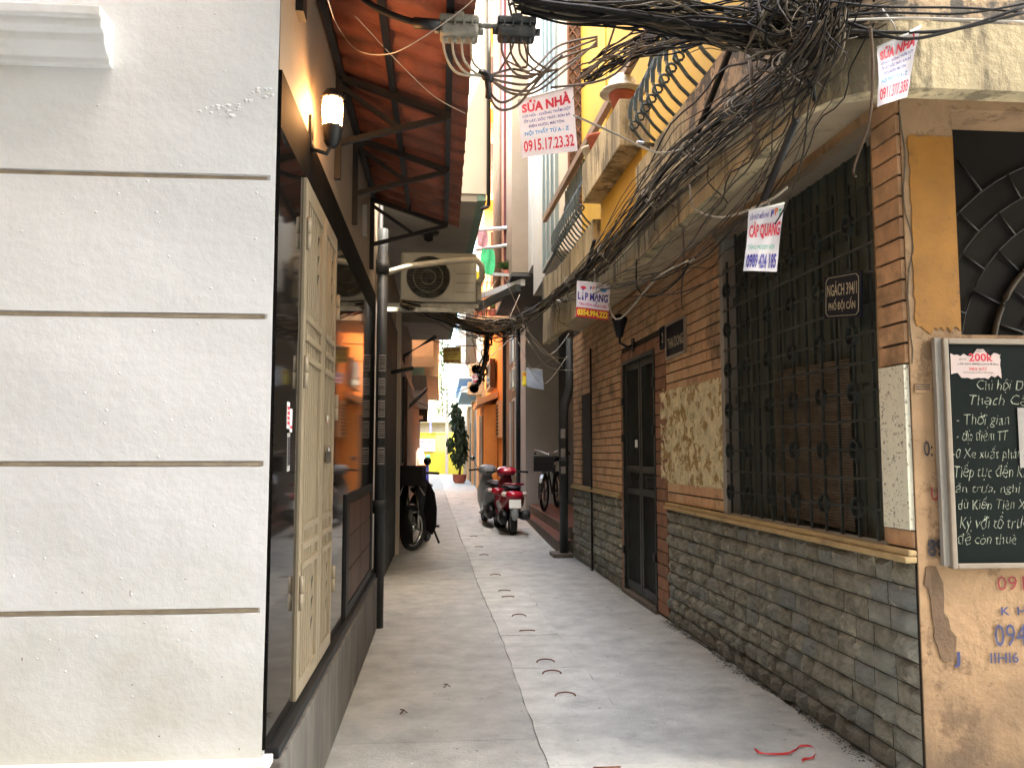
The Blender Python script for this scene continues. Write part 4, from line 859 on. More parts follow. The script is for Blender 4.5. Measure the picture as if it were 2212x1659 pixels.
# ================================================================== HANGING ADVERT BANNERS
def banner(name, quad, Y, label, lines, mat='paper', cords=(), curl=0.009, band=None, group='advertising banners hung from the cables'):
    Q = [atY(x, y, Y) for x, y in quad]; ns = (Q[1] - Q[0]).cross(Q[3] - Q[0]).normalized(); ns = ns if ns.dot(CAM - Q[0]) > 0 else -ns
    t = root(name, (Q[0] + Q[1]) / 2, label, 'banner', group)
    f0 = bil(Q, ns)
    f = lambda s, r, e=0.0: f0(s, r, e + curl * math.sin(3.0 * s + 4 * r) + .0016 * math.sin(11 * s - 9 * r) + .0012 * math.sin(19 * r + 5 * s) + curl * 2.0 * (1 - r) ** 2 * math.sin(2 + 3 * s))
    b = MB(); n = 14; vs = [f(i / n, j / n) for j in range(n + 1) for i in range(n + 1)]
    b.add(vs, [(j * (n + 1) + i, j * (n + 1) + i + 1, (j + 1) * (n + 1) + i + 1, (j + 1) * (n + 1) + i) for j in range(n) for i in range(n)], smooth=True); b.build('sheet', mat, t)
    b = MB(); b.tube([f(0, 1.0, 0), f(.5, 1.0, 0), f(1, 1.0, 0)], 0.005, 6); b.build('top_rod', 'plate', t)
    if band:
        r0, r1, bm = band; b = MB(); vs = [f(.005 + .99 * i / n, r0 + (r1 - r0) * j / 4, 0.0012) for j in range(5) for i in range(n + 1)]
        b.add(vs, [(j * (n + 1) + i, j * (n + 1) + i + 1, (j + 1) * (n + 1) + i + 1, (j + 1) * (n + 1) + i) for j in range(4) for i in range(n)], smooth=True); b.build('colour_band', bm, t)
    for (s, x0, x1, y0, y1, m, bo) in lines: textmesh(s, lambda x, y: f(x, y, 0.0026), m, 'lettering', t, x0, x1, y0, y1, bo)
    for (x, y) in cords:
        b = MB(); m0 = f(.5, 1.0); e_ = atY(x, y, Y + .05); b.tube([m0, (m0 + e_) / 2 + Vector((.01, 0, 0)), e_], 0.003, 5); b.build('cord', 'whitecable', t)
    return t, f
SUA = lambda ph: [('SỬA NHÀ', .06, .94, .76, .90, 'red', .035), ('CƠI NỚI - CHỐNG THẤM DỘT', .06, .94, .665, .705, 'navy', .02), ('ỐP LÁT, DỐC TRÁT, SƠN BẢ', .08, .92, .575, .615, 'navy', .02), ('ĐIỆN NƯỚC, MÁI TÔN', .16, .80, .485, .525, 'navy', .02),
       ('NỘI THẤT TỪ A - Z', .08, .88, .355, .415, 'cyan', .025), (ph, .05, .95, .09, .27, 'red', .02)]
p2 = lambda a, b: ((1180 + a / 3.687) * .8647, (b / 3.687) * .8647)
p4 = lambda a, b: ((1180 + a / 3.687) * .8647, (400 + b / 3.687) * .8647)
p3 = lambda a, b: ((1700 + a / 2.578) * .8647, (b / 2.578) * .8647)
q2 = lambda a, b: ((980 + a / 6.636) * .8647, (830 + b / 6.636) * .8647)
banner('advert_banner', [p2(420, 920), p2(925, 800), p2(975, 1380), p2(450, 1470)], 4.1, 'tilted white banner SỬA NHÀ 0915.17.23.32 under the junction boxes', SUA('0915.17.23.32'), cords=(p2(700, 600),))
banner('advert_banner', [p3(1275, 305), p3(1540, 180), p3(1480, 610), p3(1250, 705)], 2.6, 'white banner SỬA NHÀ 0911.377.358 at the upper right before the balcony corner', SUA('0911.377.358'), cords=(p3(1300, 60),))
banner('advert_banner', [(1619, 455), (1693, 440), (1682, 585), (1602, 588)], 3.15, 'white banner CÁP QUANG 0989 424 185 before the barred window', [('LẮP ĐẶT MIỄN PHÍ', .06, .60, .84, .91, 'navy', .02), ('F', .66, .74, .84, .93, 'navy', .04), ('P', .76, .84, .85, .95, 'orangep', .04), ('T', .86, .94, .83, .92, 'green', .04),
    ('CÁP QUANG', .05, .97, .55, .74, 'red', .03), ('TẶNG MODEM WIFI', .05, .86, .34, .41, 'green', .0), ('0989 424 185', .05, .94, .06, .26, 'navy', .03)], cords=(p3(560, 1290),))
t, f = banner('advert_banner', [p4(965, 1115), p4(1272, 1150), p4(1258, 1475), p4(947, 1445)], 6.2, 'white banner LẮP MẠNG with red bottom band at the balcony end', [('LẮP MẠNG', .04, .95, .50, .70, 'navy', .03), ('TRUYỀN HÌNH HD', .08, .92, .335, .405, 'magenta', .02), ('0354.994.222', .04, .97, .06, .22, 'yell', .04),
    ('F', .40, .46, .81, .89, 'navy', .04), ('P', .48, .54, .82, .90, 'orangep', .04), ('T', .56, .62, .80, .88, 'green', .04)], cords=(p4(1120, 1000),), band=(0.0, 0.27, 'red'))
b = MB(); st = []
for i in range(20):
    a = 2 * math.pi * i / 20; r_ = 1.0 if i % 2 == 0 else 0.62; st.append(f(.2 + .11 * r_ * math.cos(a), .84 + .06 * r_ * math.sin(a), .0024))
b.add(st, [tuple(range(20))]); b.build('starburst', 'red', t)
b = MB(); b.add([f(.80 + .10 * math.cos(a), .83 + .055 * math.sin(a), .0024) for a in np.linspace(0, 2 * math.pi, 16)[:-1]], [tuple(range(15))]); b.build('round_logo', 'cyan', t)
banner('advert_banner', [q2(838, 262), q2(1138, 235), q2(1140, 522), q2(838, 520)], 9.4, 'dark yellow banner SỬA NHÀ in shade beneath the cable crossing', [('SỬA NHÀ', .08, .92, .72, .92, 'bark2', .03), ('CHỐNG THẤM', .08, .8, .52, .60, 'ink', .03), ('NỘI THẤT', .08, .7, .36, .44, 'ink', .02), ('0983 868 096', .08, .92, .10, .24, 'bark2', .03)], mat='banner_y', cords=(q2(940, 90),))
banner('advert_banner', [q2(1312, 705), q2(1455, 685), q2(1480, 850), q2(1330, 865)], 12.5, 'tiny red-printed banner below the hanging cable knot', [('SỬA', .1, .9, .6, .85, 'red', .03), ('096', .1, .9, .15, .4, 'red', .03)], cords=(q2(1390, 500),))
z6 = lambda a, b: ((950 + a / 2.764) * .8647, (820 + b / 2.764) * .8647)
banner('advert_banner', [z6(1008, 272), z6(1120, 290), z6(1130, 425), z6(1010, 405)], 11.8, 'blank grey-blue back of a banner hung before the grey wall', [], mat=M('banner_back', (0.36, 0.42, 0.52), .5, .1, 6), cords=(z6(1200, 200),))
banner('advert_banner', [z6(980, 298), z6(1010, 298), z6(1008, 402), z6(980, 398)], 12.0, 'narrow yellow banner edge showing behind the grey-blue one', [('SN', .1, .9, .7, .9, 'red', .02)], mat=M('banner_yellow', (0.85, 0.72, 0.06), .5))

# ================================================================== CABLES
def smooth(pts, n):
    pts = [Vector(p) for p in pts]; m = len(pts) - 1; out = []
    for i in range(n + 1):
        t = i / n * m; k = min(int(t), m - 1); u = t - k
        p0, p1, p2_, p3_ = pts[max(k - 1, 0)], pts[k], pts[k + 1], pts[min(k + 2, m)]
        out.append(0.5 * ((2 * p1) + (-p0 + p2_) * u + (2 * p0 - 5 * p1 + 4 * p2_ - p3_) * u * u + (-p0 + 3 * p1 - 3 * p2_ + p3_) * u ** 3))
    return out
def bundle(path, n, spread, rmin, rmax, wig=0.5, seg=5, steps=34, sag=0.0):
    mb = MB(); base = smooth(path, steps); rr = random.Random(n)
    for c in range(n):
        a = [rr.gauss(0, 1) for _ in range(6)]; k1, k2 = rr.uniform(0.5, 1.6), rr.uniform(0.5, 2.2); pts = []
        t0 = rr.uniform(0, 0.15) if rr.random() < .3 else 0; t1 = 1 - (rr.uniform(0, 0.3) if rr.random() < .3 else 0)
        drop = abs(rr.gauss(0, 1)) * sag; hf = rr.choice((.5, 1, 2.2))
        for i, p in enumerate(base):
            t = i / steps
            if t < t0 or t > t1: continue
            sp_ = spread(t) if callable(spread) else spread
            o_ = Vector((a[0] + wig * math.sin(k1 * 6.28 * t + a[3]), a[1] + wig * math.sin(k2 * 6.28 * t + a[4]), a[2] + wig * math.sin(k1 * 5 * t + a[5]))) * sp_ * 0.6
            o_ += Vector((math.sin(k2 * 19 * t + a[0] * 3), math.sin(k1 * 23 * t + a[1] * 3), math.sin(k2 * 27 * t + a[2] * 3))) * 0.006 * hf
            pts.append(p + o_ - Vector((0, 0, drop * math.sin(math.pi * t))))
        if len(pts) > 2: mb.tube(pts, rr.uniform(rmin, rmax), seg, tint=rr.random() ** 1.7, caps=False)
    return mb
# along the balcony
pathA = [onR(1790, 20, 0.62), onR(1740, 110, 0.62), onR(1620, 215, 0.60), onR(1500, 320, 0.58), onR(1400, 430, 0.58), onR(1290, 560, 0.58), onR(1205, 632, 0.56), onR(1180, 650, 0.54)]
bd = bundle(pathA, 62, lambda t: 0.05 + 0.065 * math.sin(math.pi * min(1, t * 1.1)) - 0.04 * t, 0.0018, 0.0052, wig=.8, sag=0.05)
tag(bd.build('cable_bundle', 'blackcable'), 'thick tangle of black telephone cables running down along the balcony edge', 'cables', None, 'stuff')
pathA2 = [onR(1800, 70, 0.66), onR(1720, 220, 0.6), onR(1640, 350, 0.6), onR(1560, 450, 0.58), onR(1450, 545, 0.58), onR(1330, 600, 0.58), onR(1230, 632, 0.56)]
bd = bundle(pathA2, 16, lambda t: 0.06 + 0.05 * math.sin(math.pi * t), 0.0015, 0.004, wig=.9, sag=0.08)
tag(bd.build('cable_bundle', 'blackcable'), 'looser lower strands of cable swinging below the main balcony bundle', 'cables', None, 'stuff')
rr = random.Random(77); bd = MB()
for k in range(46):
    t_ = rr.random(); i_ = min(int(t_ * (len(pathA) - 1)), len(pathA) - 2); p0 = pathA[i_].lerp(pathA[i_ + 1], rr.random()) + Vector((rr.gauss(0, .03), rr.gauss(0, .05), rr.gauss(0, .04)))
    L_ = rr.uniform(.06, .32); a = rr.uniform(0, 6.28); d_ = Vector((math.cos(a) * .3, math.sin(a) * .6, -1)).normalized()
    pts_ = [p0, p0 + d_ * L_ * .4 + Vector((rr.gauss(0, .02), rr.gauss(0, .04), .02)), p0 + d_ * L_ * .8 + Vector((rr.gauss(0, .03), rr.gauss(0, .05), 0)), p0 + d_ * L_ + Vector((rr.gauss(0, .04), rr.gauss(0, .06), 0))]
    bd.tube(smooth(pts_, 9), rr.uniform(.0015, .0035), 5, tint=rr.random())
tag(bd.build('cable_ends', 'blackcable'), 'loose wire ends dangling all along the balcony bundle', 'cables', None, 'stuff')
for k, t_ in enumerate((1.2, 2.1, 3.0, 3.9, 4.8, 5.6)):
    c_ = pathA[int(t_)].lerp(pathA[int(t_) + 1], t_ % 1); dd = (pathA[int(t_) + 1] - pathA[int(t_)]).normalized(); b = MB()
    for q_ in range(3): b.torus(c_ + dd * .012 * q_ + Vector((rr.gauss(0, .01), 0, rr.gauss(0, .01))), dd + Vector((0, 0, .25 * q_ - .2)), .05 + .004 * q_, .003, 18, 5, sy=.7)
    b.tube(smooth([c_, c_ + Vector((-.03, -.04, -.06)), c_ + Vector((.01, -.06, -.11))], 6), .0028, 5)
    tag(b.build('cable_tie', 'whitecable'), 'pale wire tie twisted round the balcony cable bundle', 'cable tie', 'wire ties on the balcony bundle')
pathB = [onR(1210, 625, 0.56), onR(1175, 655, 0.56), atY(1120, 690, 9.2), atY(1060, 702, 8.9), atY(1000, 692, 8.5), atY(940, 672, 8.0), atY(868, 655, 7.7)]
bd = bundle(pathB, 26, lambda t: 0.03 + 0.035 * math.sin(math.pi * t), 0.004, 0.008, sag=0.03)
tag(bd.build('cable_bundle', 'blackcable'), 'black cable bundle sagging across the alley beneath the air conditioner', 'cables', None, 'stuff')
# top tangle
pathC = [atY(1120, 5, 3.0), atY(1250, 18, 3.0), atY(1400, 30, 3.0), atY(1520, 45, 3.0), atY(1640, 55, 2.95), atY(1760, 45, 2.9), atY(1900, 20, 2.75)]
bd = bundle(pathC, 60, lambda t: 0.02 + 0.05 * min(1, t * 1.6), 0.0018, 0.006, wig=1.0, sag=0.02)
tag(bd.build('cable_bundle', 'blackcable'), 'dense horizontal tangle of dark cables across the top of the photo', 'cables', None, 'stuff')
pathD = [atY(1250, 170, 3.6), atY(1330, 120, 3.4), atY(1450, 75, 3.2), atY(1600, 40, 3.0), atY(1700, 0, 2.9)]
bd = bundle(pathD, 26, lambda t: 0.045, 0.002, 0.005, wig=1.0, sag=0.0)
tag(bd.build('cable_bundle', 'blackcable'), 'fan of cables rising from the banner to the top tangle', 'cables', None, 'stuff')
pathE = [atY(1680, 20, 2.8), atY(1760, 60, 2.8), atY(1800, 10, 2.8), atY(1740, -30, 2.8), atY(1690, 60, 2.8), atY(1770, 90, 2.8)]
bd = bundle(pathE, 34, 0.08, 0.0018, 0.0055, wig=1.3)
tag(bd.build('cable_bundle', 'blackcable'), 'knotted clump of cables at the top right of the photo', 'cables', None, 'stuff')
# hanging knot in the middle distance
pathF = [atY(1052, 700, 9), atY(1050, 740, 9), atY(1043, 790, 9.1), atY(1030, 830, 9.2)]
bd = bundle(pathF, 14, 0.03, 0.005, 0.012, wig=.8); tag(bd.build('cable_bundle', 'blackcable'), 'black cables dropping in a knot from the middle of the alley crossing', 'cables', None, 'stuff')
bd = bundle([atY(1000, 690, 8.9), atY(1040, 715, 9), atY(1090, 712, 9), atY(1120, 690, 9)], 22, 0.07, 0.003, 0.006, wig=1.8); tag(bd.build('cable_bundle', 'blackcable'), 'messy loops of wire hanging under the sagging crossing', 'cables', None, 'stuff')
def cable(pts, r, mat, label, n=18, grp=None):
    b = MB(); b.tube(smooth(pts, n), r, 6, tint=0.06); return tag(b.build('cable', mat), label, 'cable', grp)
# heavy cable feeding the junction boxes
cable([atY(740, -40, 3.0), atY(800, 10, 3.0), atY(860, 38, 3.0), atY(905, 50, 3.0), atY(950, 55, 3.0)], 0.012, 'blackcable', 'thick black cable entering the left junction box')
cable([atY(1000, -25, 2.95), atY(1180, 8, 2.95), atY(1300, 22, 2.95), atY(1450, 45, 2.95), atY(1620, 60, 2.9), atY(1800, 55, 2.9)], 0.012, 'blackcable', 'thickest black trunk cable along the top edge')
b = MB(); b.tube([atY(893, 50, 3.0), atY(950, 55, 3.0)], 0.021, 10); tag(b.build('cable_sleeve', 'black'), 'black sleeve on the cable left of the junction boxes', 'sleeve')
# junction boxes
def jbox(x0, x1, y0, y1, Y, label, mat='jbox'):
    P, Q_ = atY(x0, y1, Y), atY(x1, y0, Y); t = root('junction_box', ((P.x + Q_.x) / 2, Y, P.z), label, 'junction box', 'junction boxes on the overhead cable')
    zm = (P.z * .35 + Q_.z * .65)
    b = MB(); b.box(P.x, Q_.x, Y, Y + 0.09, P.z + .008, zm); b.build('body', mat, t, bevel=0.012)
    b = MB(); b.box(P.x - .003, Q_.x + .003, Y - .004, Y + 0.094, zm + .001, Q_.z); b.box((P.x + Q_.x) / 2 - .02, (P.x + Q_.x) / 2 + .02, Y - .01, Y + 0.1, zm + .004, Q_.z + .008); b.build('lid', mat, t, bevel=0.008)
    b = MB()
    for k in range(4):
        xx = P.x + (Q_.x - P.x) * (k + .7) / 4.4; b.tube([(xx, Y + .03, P.z + .02), (xx, Y + .03, P.z - .012)], 0.008, 8)
        b.box(xx - .003, xx + .003, Y - .006, Y + .01, zm - .015, Q_.z - .006)
    b.build('cable_gland', mat, t)
    b = MB(); zc = (P.z + Q_.z) / 2; b.tube([(P.x - .02, Y + .045, zc), (P.x, Y + .045, zc)], 0.014, 10); b.tube([(Q_.x, Y + .045, zc), (Q_.x + .02, Y + .045, zc)], 0.014, 10); b.build('side_gland', mat, t)
    return P, Q_
J1 = jbox(950, 1034, 32, 76, 3.0, 'grey-green junction box on the cable, left one above the red awning'); J2 = jbox(1077, 1158, 36, 76, 3.0, 'darker junction box on the cable, right one before the pale wall', 'pipe')
cable([atY(1034, 55, 3.04), atY(1056, 57, 3.04), atY(1077, 57, 3.04)], 0.01, 'jbox', 'short link cable between the two junction boxes', 6)
hub = atY(1052, 165, 3.05)
for k in range(4):
    x0 = 957 + k * 20; cable([atY(x0, 76, 3.03), atY(x0 + 4, 115 + 6 * k, 3.03), atY(x0 + 30, 158, 3.04), hub], 0.0048, 'lagging', 'pale brown cable looping down from the left junction box to the taped joint', 16, 'cables looping from the left junction box')
hub2 = atY(1205, 150, 3.3)
for k in range(4):
    x0 = 1085 + k * 19; cable([atY(x0, 76, 3.03), atY(x0 + 2, 120, 3.05), atY(x0 + 40, 165 - 5 * k, 3.1), hub2], 0.0048, 'browncable', 'brown cable hanging from the right junction box towards the banner', 16, 'cables hanging from the right junction box')
for k, (s1, s2) in enumerate(((178, 150), (192, 172), (200, 185), (165, 140), (150, 120))):
    cable([hub, atY(1090 + 4 * k, s1, 3.1), atY(1150, s1 + 2, 3.2), atY(1205, s2 - 20, 3.3), atY(1290, 100 - 5 * k, 3.4)], 0.005, 'browncable', 'brown cable sweeping right from the taped joint', 18, 'cables sweeping right from the taped joint')
for k, pts in enumerate(([(1052, 170), (1060, 215), (1082, 238), (1118, 228), (1150, 190), (1200, 130)], [(1052, 170), (1062, 205), (1085, 222), (1120, 205), (1165, 165), (1215, 120)])):
    cable([atY(x, y, 3.1) for x, y in pts], 0.005, 'browncable', 'brown cable drooping to the corner of the SỬA NHÀ banner', 20, 'cables drooping to the banner corner')
b = MB(); b.tube([hub + Vector((-.03, 0, .02)), hub, hub + Vector((.02, 0, -.02))], [.01, .022, .012], 8); b.tube([hub, atY(1056, 195, 3.05), atY(1055, 212, 3.05)], 0.012, 8); tag(b.build('taped_joint', 'black'), 'black taped cable joint hanging below the junction boxes', 'cable joint')
# single wires
cable([atX(705, -10, -0.3), atY(728, 55, 3.3), atY(770, 108, 3.2), atY(835, 118, 3.1), atY(900, 90, 3.0), atY(1000, 20, 2.9), atY(1040, -20, 2.8)], 0.0022, 'whitecable', 'thin grey wire in a deep sag before the awning', 24)
cable([atY(725, -10, 3.3), atY(790, 60, 3.4), atY(870, 145, 3.6), atY(940, 210, 3.8), atY(1005, 246, 3.9)], 0.0022, 'whitecable', 'thin wire crossing diagonally in front of the awning', 20)
cable([p_ for p_ in (atY(1240, 250, 3.5), atY(1330, 290, 3.9), atY(1420, 330, 4.0), onR(1490, 318, .6))], 0.005, 'whitecable', 'cream wire from the first banner across the planter')
cable([onR(1540, 80, .62), onR(1610, 110, .62), onR(1625, 190, .62), onR(1632, 290, .6)], 0.008, 'browncable', 'brown cable arching before the near balcony parapet')
cable([onR(1880, 60, .6), onR(1885, 150, .45), onR(1878, 260, .35), onR(1845, 360, .3), onR(1848, 382, .3)], 0.005, 'browncable', 'long brown cable end dangling before the brick pier')
cable([onR(1740, 170, .6), onR(1755, 190, .6), onR(1760, 218, .6)], 0.008, 'blackcable', 'short black cable end poking from the tangle')
cable([onR(1300, 580, .55), onR(1330, 690, .5), onR(1420, 600, .55), onR(1500, 560, .55)], 0.006, 'whitecable', 'pale cable looping under the far balcony bundle')
cable([onR(1375, 560, .56), onR(1378, 625, .5), onR(1415, 640, .5), onR(1470, 600, .5), onR(1490, 560, .55)], 0.0055, 'blackcable', 'dark loop of cable hanging under the balcony')
cable([onR(1475, 490, .5), onR(1477, 560, .4), onR(1472, 640, .35), onR(1475, 668, .35)], 0.005, 'browncable', 'straight brown cable hanging before the brick wall')
cable([onR(1490, 400, .6), onR(1500, 450, .55), onR(1560, 470, .5), onR(1650, 440, .5), onR(1700, 405, .5)], 0.0055, 'whitecable', 'grey cable looping to the CÁP QUANG banner')
for k, pts in enumerate(([(1740, 60), (1900, 70), (2050, 66), (2212, 28)], [(1745, 40), (1900, 28), (2080, 30), (2230, 5)], [(1745, 50), (1820, 45), (1980, 40), (2212, 48)], [(1790, 28), (1860, 60), (1960, 85), (2080, 60), (2212, 15)], [(1770, 0), (1900, 15), (2090, 18), (2230, 30)])):
    cable([atY(x, y, 2.6) for x, y in pts], 0.006 if k in (0, 3) else 0.004, 'blackcable' if k != 2 else 'whitecable', ['thick black cable sagging along the top of the mottled parapet', 'black cable just under the top right edge of the photo', 'pale cable among the black ones at the top right', 'black cable making the deepest sag at the top right', 'topmost thin black cable at the right'][k])
for k, (a, c, d) in enumerate((((1110, 10), (1140, 140), (1090, 130)), ((1098, 0), (1110, 90), (1075, 160)), ((1340, 20), (1300, 130), (1245, 175)), ((1420, 20), (1330, 160), (1190, 190)))):
    cable([atY(*a, 3.0), atY(*c, 3.1), atY(*d, 3.2)], 0.0045, 'browncable', 'loose brown cable loop among the wires above the first banner', 12, 'loose loops above the first banner')
cable([atY(1055, 700, 8.9), atY(1110, 690, 9), atY(1180, 760, 9.5), atY(1215, 790, 10)], 0.006, 'whitecable', 'pale cable running down from the crossing to the grey wall')
cable([atY(1090, 600, 8.5), atY(1130, 690, 9), atY(1170, 760, 9.5), atY(1225, 775, 10)], 0.005, 'whitecable', 'second pale cable slanting down to the drainpipe')
cable([atY(975, 730, 9.4), atY(1000, 770, 10.5), atY(1018, 808, 12.4)], 0.004, 'browncable', 'thin wire between the two small banners')

rr = random.Random(9)
for k in range(9):
    a = (rr.uniform(960, 1060), rr.uniform(560, 700)); c = (rr.uniform(1040, 1130), rr.uniform(600, 780)); Y0 = rr.uniform(8.5, 12)
    m_ = ((a[0] + c[0]) / 2, max(a[1], c[1]) + rr.uniform(5, 40))
    cable([atY(*a, Y0), atY(*m_, Y0 + .4), atY(*c, Y0 + .8)], rr.uniform(.002, .004), rr.choice(('blackcable', 'whitecable', 'browncable')), 'loose thin wire drooping among the cables in mid alley', 10, 'loose wires in mid alley')
for k, pts in enumerate(([(1130, 720), (1180, 790), (1240, 800)], [(1120, 740), (1170, 830), (1225, 770)], [(1150, 735), (1190, 765), (1230, 720)])):
    cable([atY(x, y, 10 + .2 * i) for i, (x, y) in enumerate(pts)], .0045, 'whitecable', 'pale wire looping in front of the grey wall and drainpipe', 12, 'pale loops before the grey wall')
# ================================================================== RIGHT: STEPS, RECESS, BACK BUILDINGS
st = root('door_steps', (1.9, 12.5, 0), 'two steps topped with maroon tiles beside the scooters', 'steps')
b = MB(); b.hexa([(1.535, 10.85, 0.0), (2.8, 10.85, 0), (2.8, 16.2, 0.0), (1.60, 16.2, 0.0), (1.535, 10.85, .155), (2.8, 10.85, .155), (2.8, 16.2, .155), (1.60, 16.2, .155)]); b.box(1.70, 2.8, 11.0, 16.2, .156, .318); b.build('riser', 'riser', st)
b = MB()
for k in range(12):
    a = 10.85 + k * .445; x0 = 1.525 + .012 * (a - 10.85); b.box(x0, 1.72, a + .004, a + .441, .156, .172, random.random())
for k in range(9):
    a = 11.0 + k * .57
    for j in range(3): b.box(1.69 + j * .4, 2.085 + j * .4, a + .004, a + .566, .319, .334, random.random())
b.build('tile', 'tiles', st)
gw = root('grey_house', (2.5, 17, 0), 'grey rendered house end wall facing the camera behind the bicycle', 'house')
b = MB(); b.box(1.64, 4.8, 16.25, 17.3, 0.0, 4.25); b.build('wall', 'greywall', gw)
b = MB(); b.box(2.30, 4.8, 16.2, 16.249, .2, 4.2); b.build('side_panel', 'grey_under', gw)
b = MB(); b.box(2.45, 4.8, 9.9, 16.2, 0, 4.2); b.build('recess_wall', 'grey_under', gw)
b = MB()
for k in range(10): b.box(2.42, 2.449, 10.6 + k * .5, 10.62 + k * .5, .35, 2.3)
for z in (.35, 1.0, 1.7, 2.3): b.box(2.41, 2.419, 10.5, 15.3, z, z + .04)
b.build('security_gate', 'black', gw)
b = MB(); b.box(1.95, 2.5, 10.4, 10.6, .35, 3.6); b.build('gate_post', 'black', gw)
# overhanging white building above the recess
wb = root('white_house', (2, 13, 3.3), 'tall white house with green-framed windows whose storeys overhang the recess', 'house')
b = MB(); b.box(1.40, 4.8, 12.82, 17.3, 4.27, 11.0); b.build('upper_storey', 'palewhite', wb)
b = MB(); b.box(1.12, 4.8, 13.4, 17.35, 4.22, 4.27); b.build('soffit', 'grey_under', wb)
b = MB(); b.box(1.13, 1.40, 13.4, 14.6, 4.28, 11.0); b.build('side_wall', 'cream', wb)
b = MB(); b.box(1.42, 1.55, 9.88, 12.81, 3.78, 9.2); b.box(1.551, 4.8, 9.88, 9.98, 3.3, 9.2); b.build('bay_wall', 'palewhite', wb)
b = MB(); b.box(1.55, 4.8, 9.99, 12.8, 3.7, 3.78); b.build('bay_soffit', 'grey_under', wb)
for (z0, z1) in ((3.86, 5.9), (5.98, 8.2)):
    b = MB()
    for (ya_, yb_) in ((9.96, 10.05), (10.38, 10.47), (10.80, 10.89), (11.22, 11.31)): b.box(1.375, 1.419, ya_, yb_, z0, z1)
    b.box(1.375, 1.419, 9.96, 11.31, z0 - .05, z0 - .001); b.box(1.375, 1.419, 9.96, 11.31, z1 + .001, z1 + .03); o = b.build('window_frame', 'alu', wb)
    for (ya_, yb_) in ((10.05, 10.38), (10.47, 10.80), (10.89, 11.22)): b = MB(); b.box(1.405, 1.418, ya_, yb_, z0, z1); b.build('pane', M('pale_window_pane', (0.30, 0.36, 0.38), 0.15, .1, 2), o)
b = MB()   # diamond lattice grille
X0, X1, Z0, Z1 = 1.545, 1.76, 4.3, 8.0
for k in range(22):
    z = Z0 + k * .17; b.bar((X0, 9.86, z), (X1, 9.86, z + .3), .012, .012); b.bar((X1, 9.855, z), (X0, 9.855, z + .3), .012, .012)
b.box(X0 - .02, X0, 9.84, 9.87, Z0, Z1 + .2); b.box(X1, X1 + .02, 9.84, 9.87, Z0, Z1 + .2); b.build('lattice_grille', 'bark2', wb)
b = MB(); b.box(1.55, 1.75, 9.872, 9.879, 4.3, 8.1); b.build('window_opening', 'darkwood', wb)
# taupe / orange houses beyond
th2 = root('brown_house', (1.9, 18.5, 0), 'brown-grey house between two black drainpipes behind the scooters', 'house')
def slab_plan(mb, p, q, dx, z0, z1):  # wall along p->q thick to +x
    mb.hexa([(p[0], p[1], z0), (p[0] + dx, p[1], z0), (q[0] + dx, q[1], z0), (q[0], q[1], z0), (p[0], p[1], z1), (p[0] + dx, p[1], z1), (q[0] + dx, q[1], z1), (q[0], q[1], z1)])
b = MB(); slab_plan(b, (1.635, 17.32), (1.50, 19.4), 3.0, 0, 7.0); b.build('wall', 'taupe', th2)
for (z0, z1) in ((0.9, 2.45), (2.75, 3.15), (3.3, 4.2)):
    f2 = lambda y: 1.635 - (y - 17.32) * .065
    b = MB(); y0_, y1_ = 17.75, 18.6
    for (a, c, d, e) in ((y0_, y0_ + .08, z0, z1), (y1_ - .08, y1_, z0, z1), (y0_, y1_, z0 - .06, z0), (y0_, y1_, z1, z1 + .06)): b.box(f2(a) - .05, f2(a) + .02, a, c, d, e)
    o = b.build('window_frame', 'palewhite', th2); b = MB(); b.box(f2(y1_) - .01, f2(y1_) + .02, y0_ + .08, y1_ - .08, z0, z1); b.build('pane', 'glass', o)
for k, (x, y) in enumerate(((1.60, 17.36), (1.47, 19.5))):
    b = MB(); b.tube([(x, y, 0), (x, y, 6.0 if k else 4.15)], .05, 10); tag(b.build('downpipe', 'black'), 'black drainpipe on the far right wall, %s' % ('right next to the grey end wall' if k == 0 else 'between the orange house and the brown one'), 'drainpipe')
oh = root('orange_house', (1.5, 22, 0), 'bright orange house with a projecting porch at the far right', 'house')
b = MB(); slab_plan(b, (1.47, 19.6), (1.28, 24.5), 3.0, 0, 5.2); b.build('wall', 'orange', oh)
b = MB(); b.box(1.06, 1.40, 21.0, 23.2, 0, 2.55); b.build('porch', 'orange', oh)
b = MB(); b.hexa([(0.88, 20.8, 2.52), (1.40, 20.8, 2.72), (1.40, 23.4, 2.72), (0.88, 23.4, 2.52), (0.88, 20.8, 2.68), (1.40, 20.8, 2.88), (1.40, 23.4, 2.88), (0.88, 23.4, 2.68)]); b.build('porch_roof', 'peach', oh)
b = MB(); b.box(1.03, 1.059, 21.25, 23.0, .15, 2.3); b.build('door', 'darkwood', oh)
b = MB(); b.box(1.36, 1.46, 20.0, 20.9, 1.7, 2.6)
o = b.build('vent_panel', 'peach', oh); b = MB()
for k in range(9): b.box(1.35, 1.359, 20.05, 20.85, 1.78 + k * .085, 1.82 + k * .085)
b.build('slot', 'black', o)
b = MB(); b.box(1.22, 1.36, 21.2, 23.0, 3.0, 3.75); o = b.build('window_frame', 'darkwood', oh); b = MB()
for k in range(4): b.box(1.21, 1.219, 21.32 + k * .42, 21.6 + k * .42, 3.08, 3.67)
b.build('pane', 'glass', o)
b = MB(); b.hexa([(1.0, 20.5, 4.9), (1.5, 20.5, 4.6), (1.5, 24.5, 4.6), (1.0, 24.5, 4.9), (1.0, 20.5, 5.1), (1.5, 20.5, 5.1), (1.5, 24.5, 5.1), (1.0, 24.5, 5.1)]); b.build('eaves', 'peach', oh)
fb = root('balcony', (1.2, 19.5, 4.4), 'railed orange balcony high behind the sagging cable crossing', 'balcony')
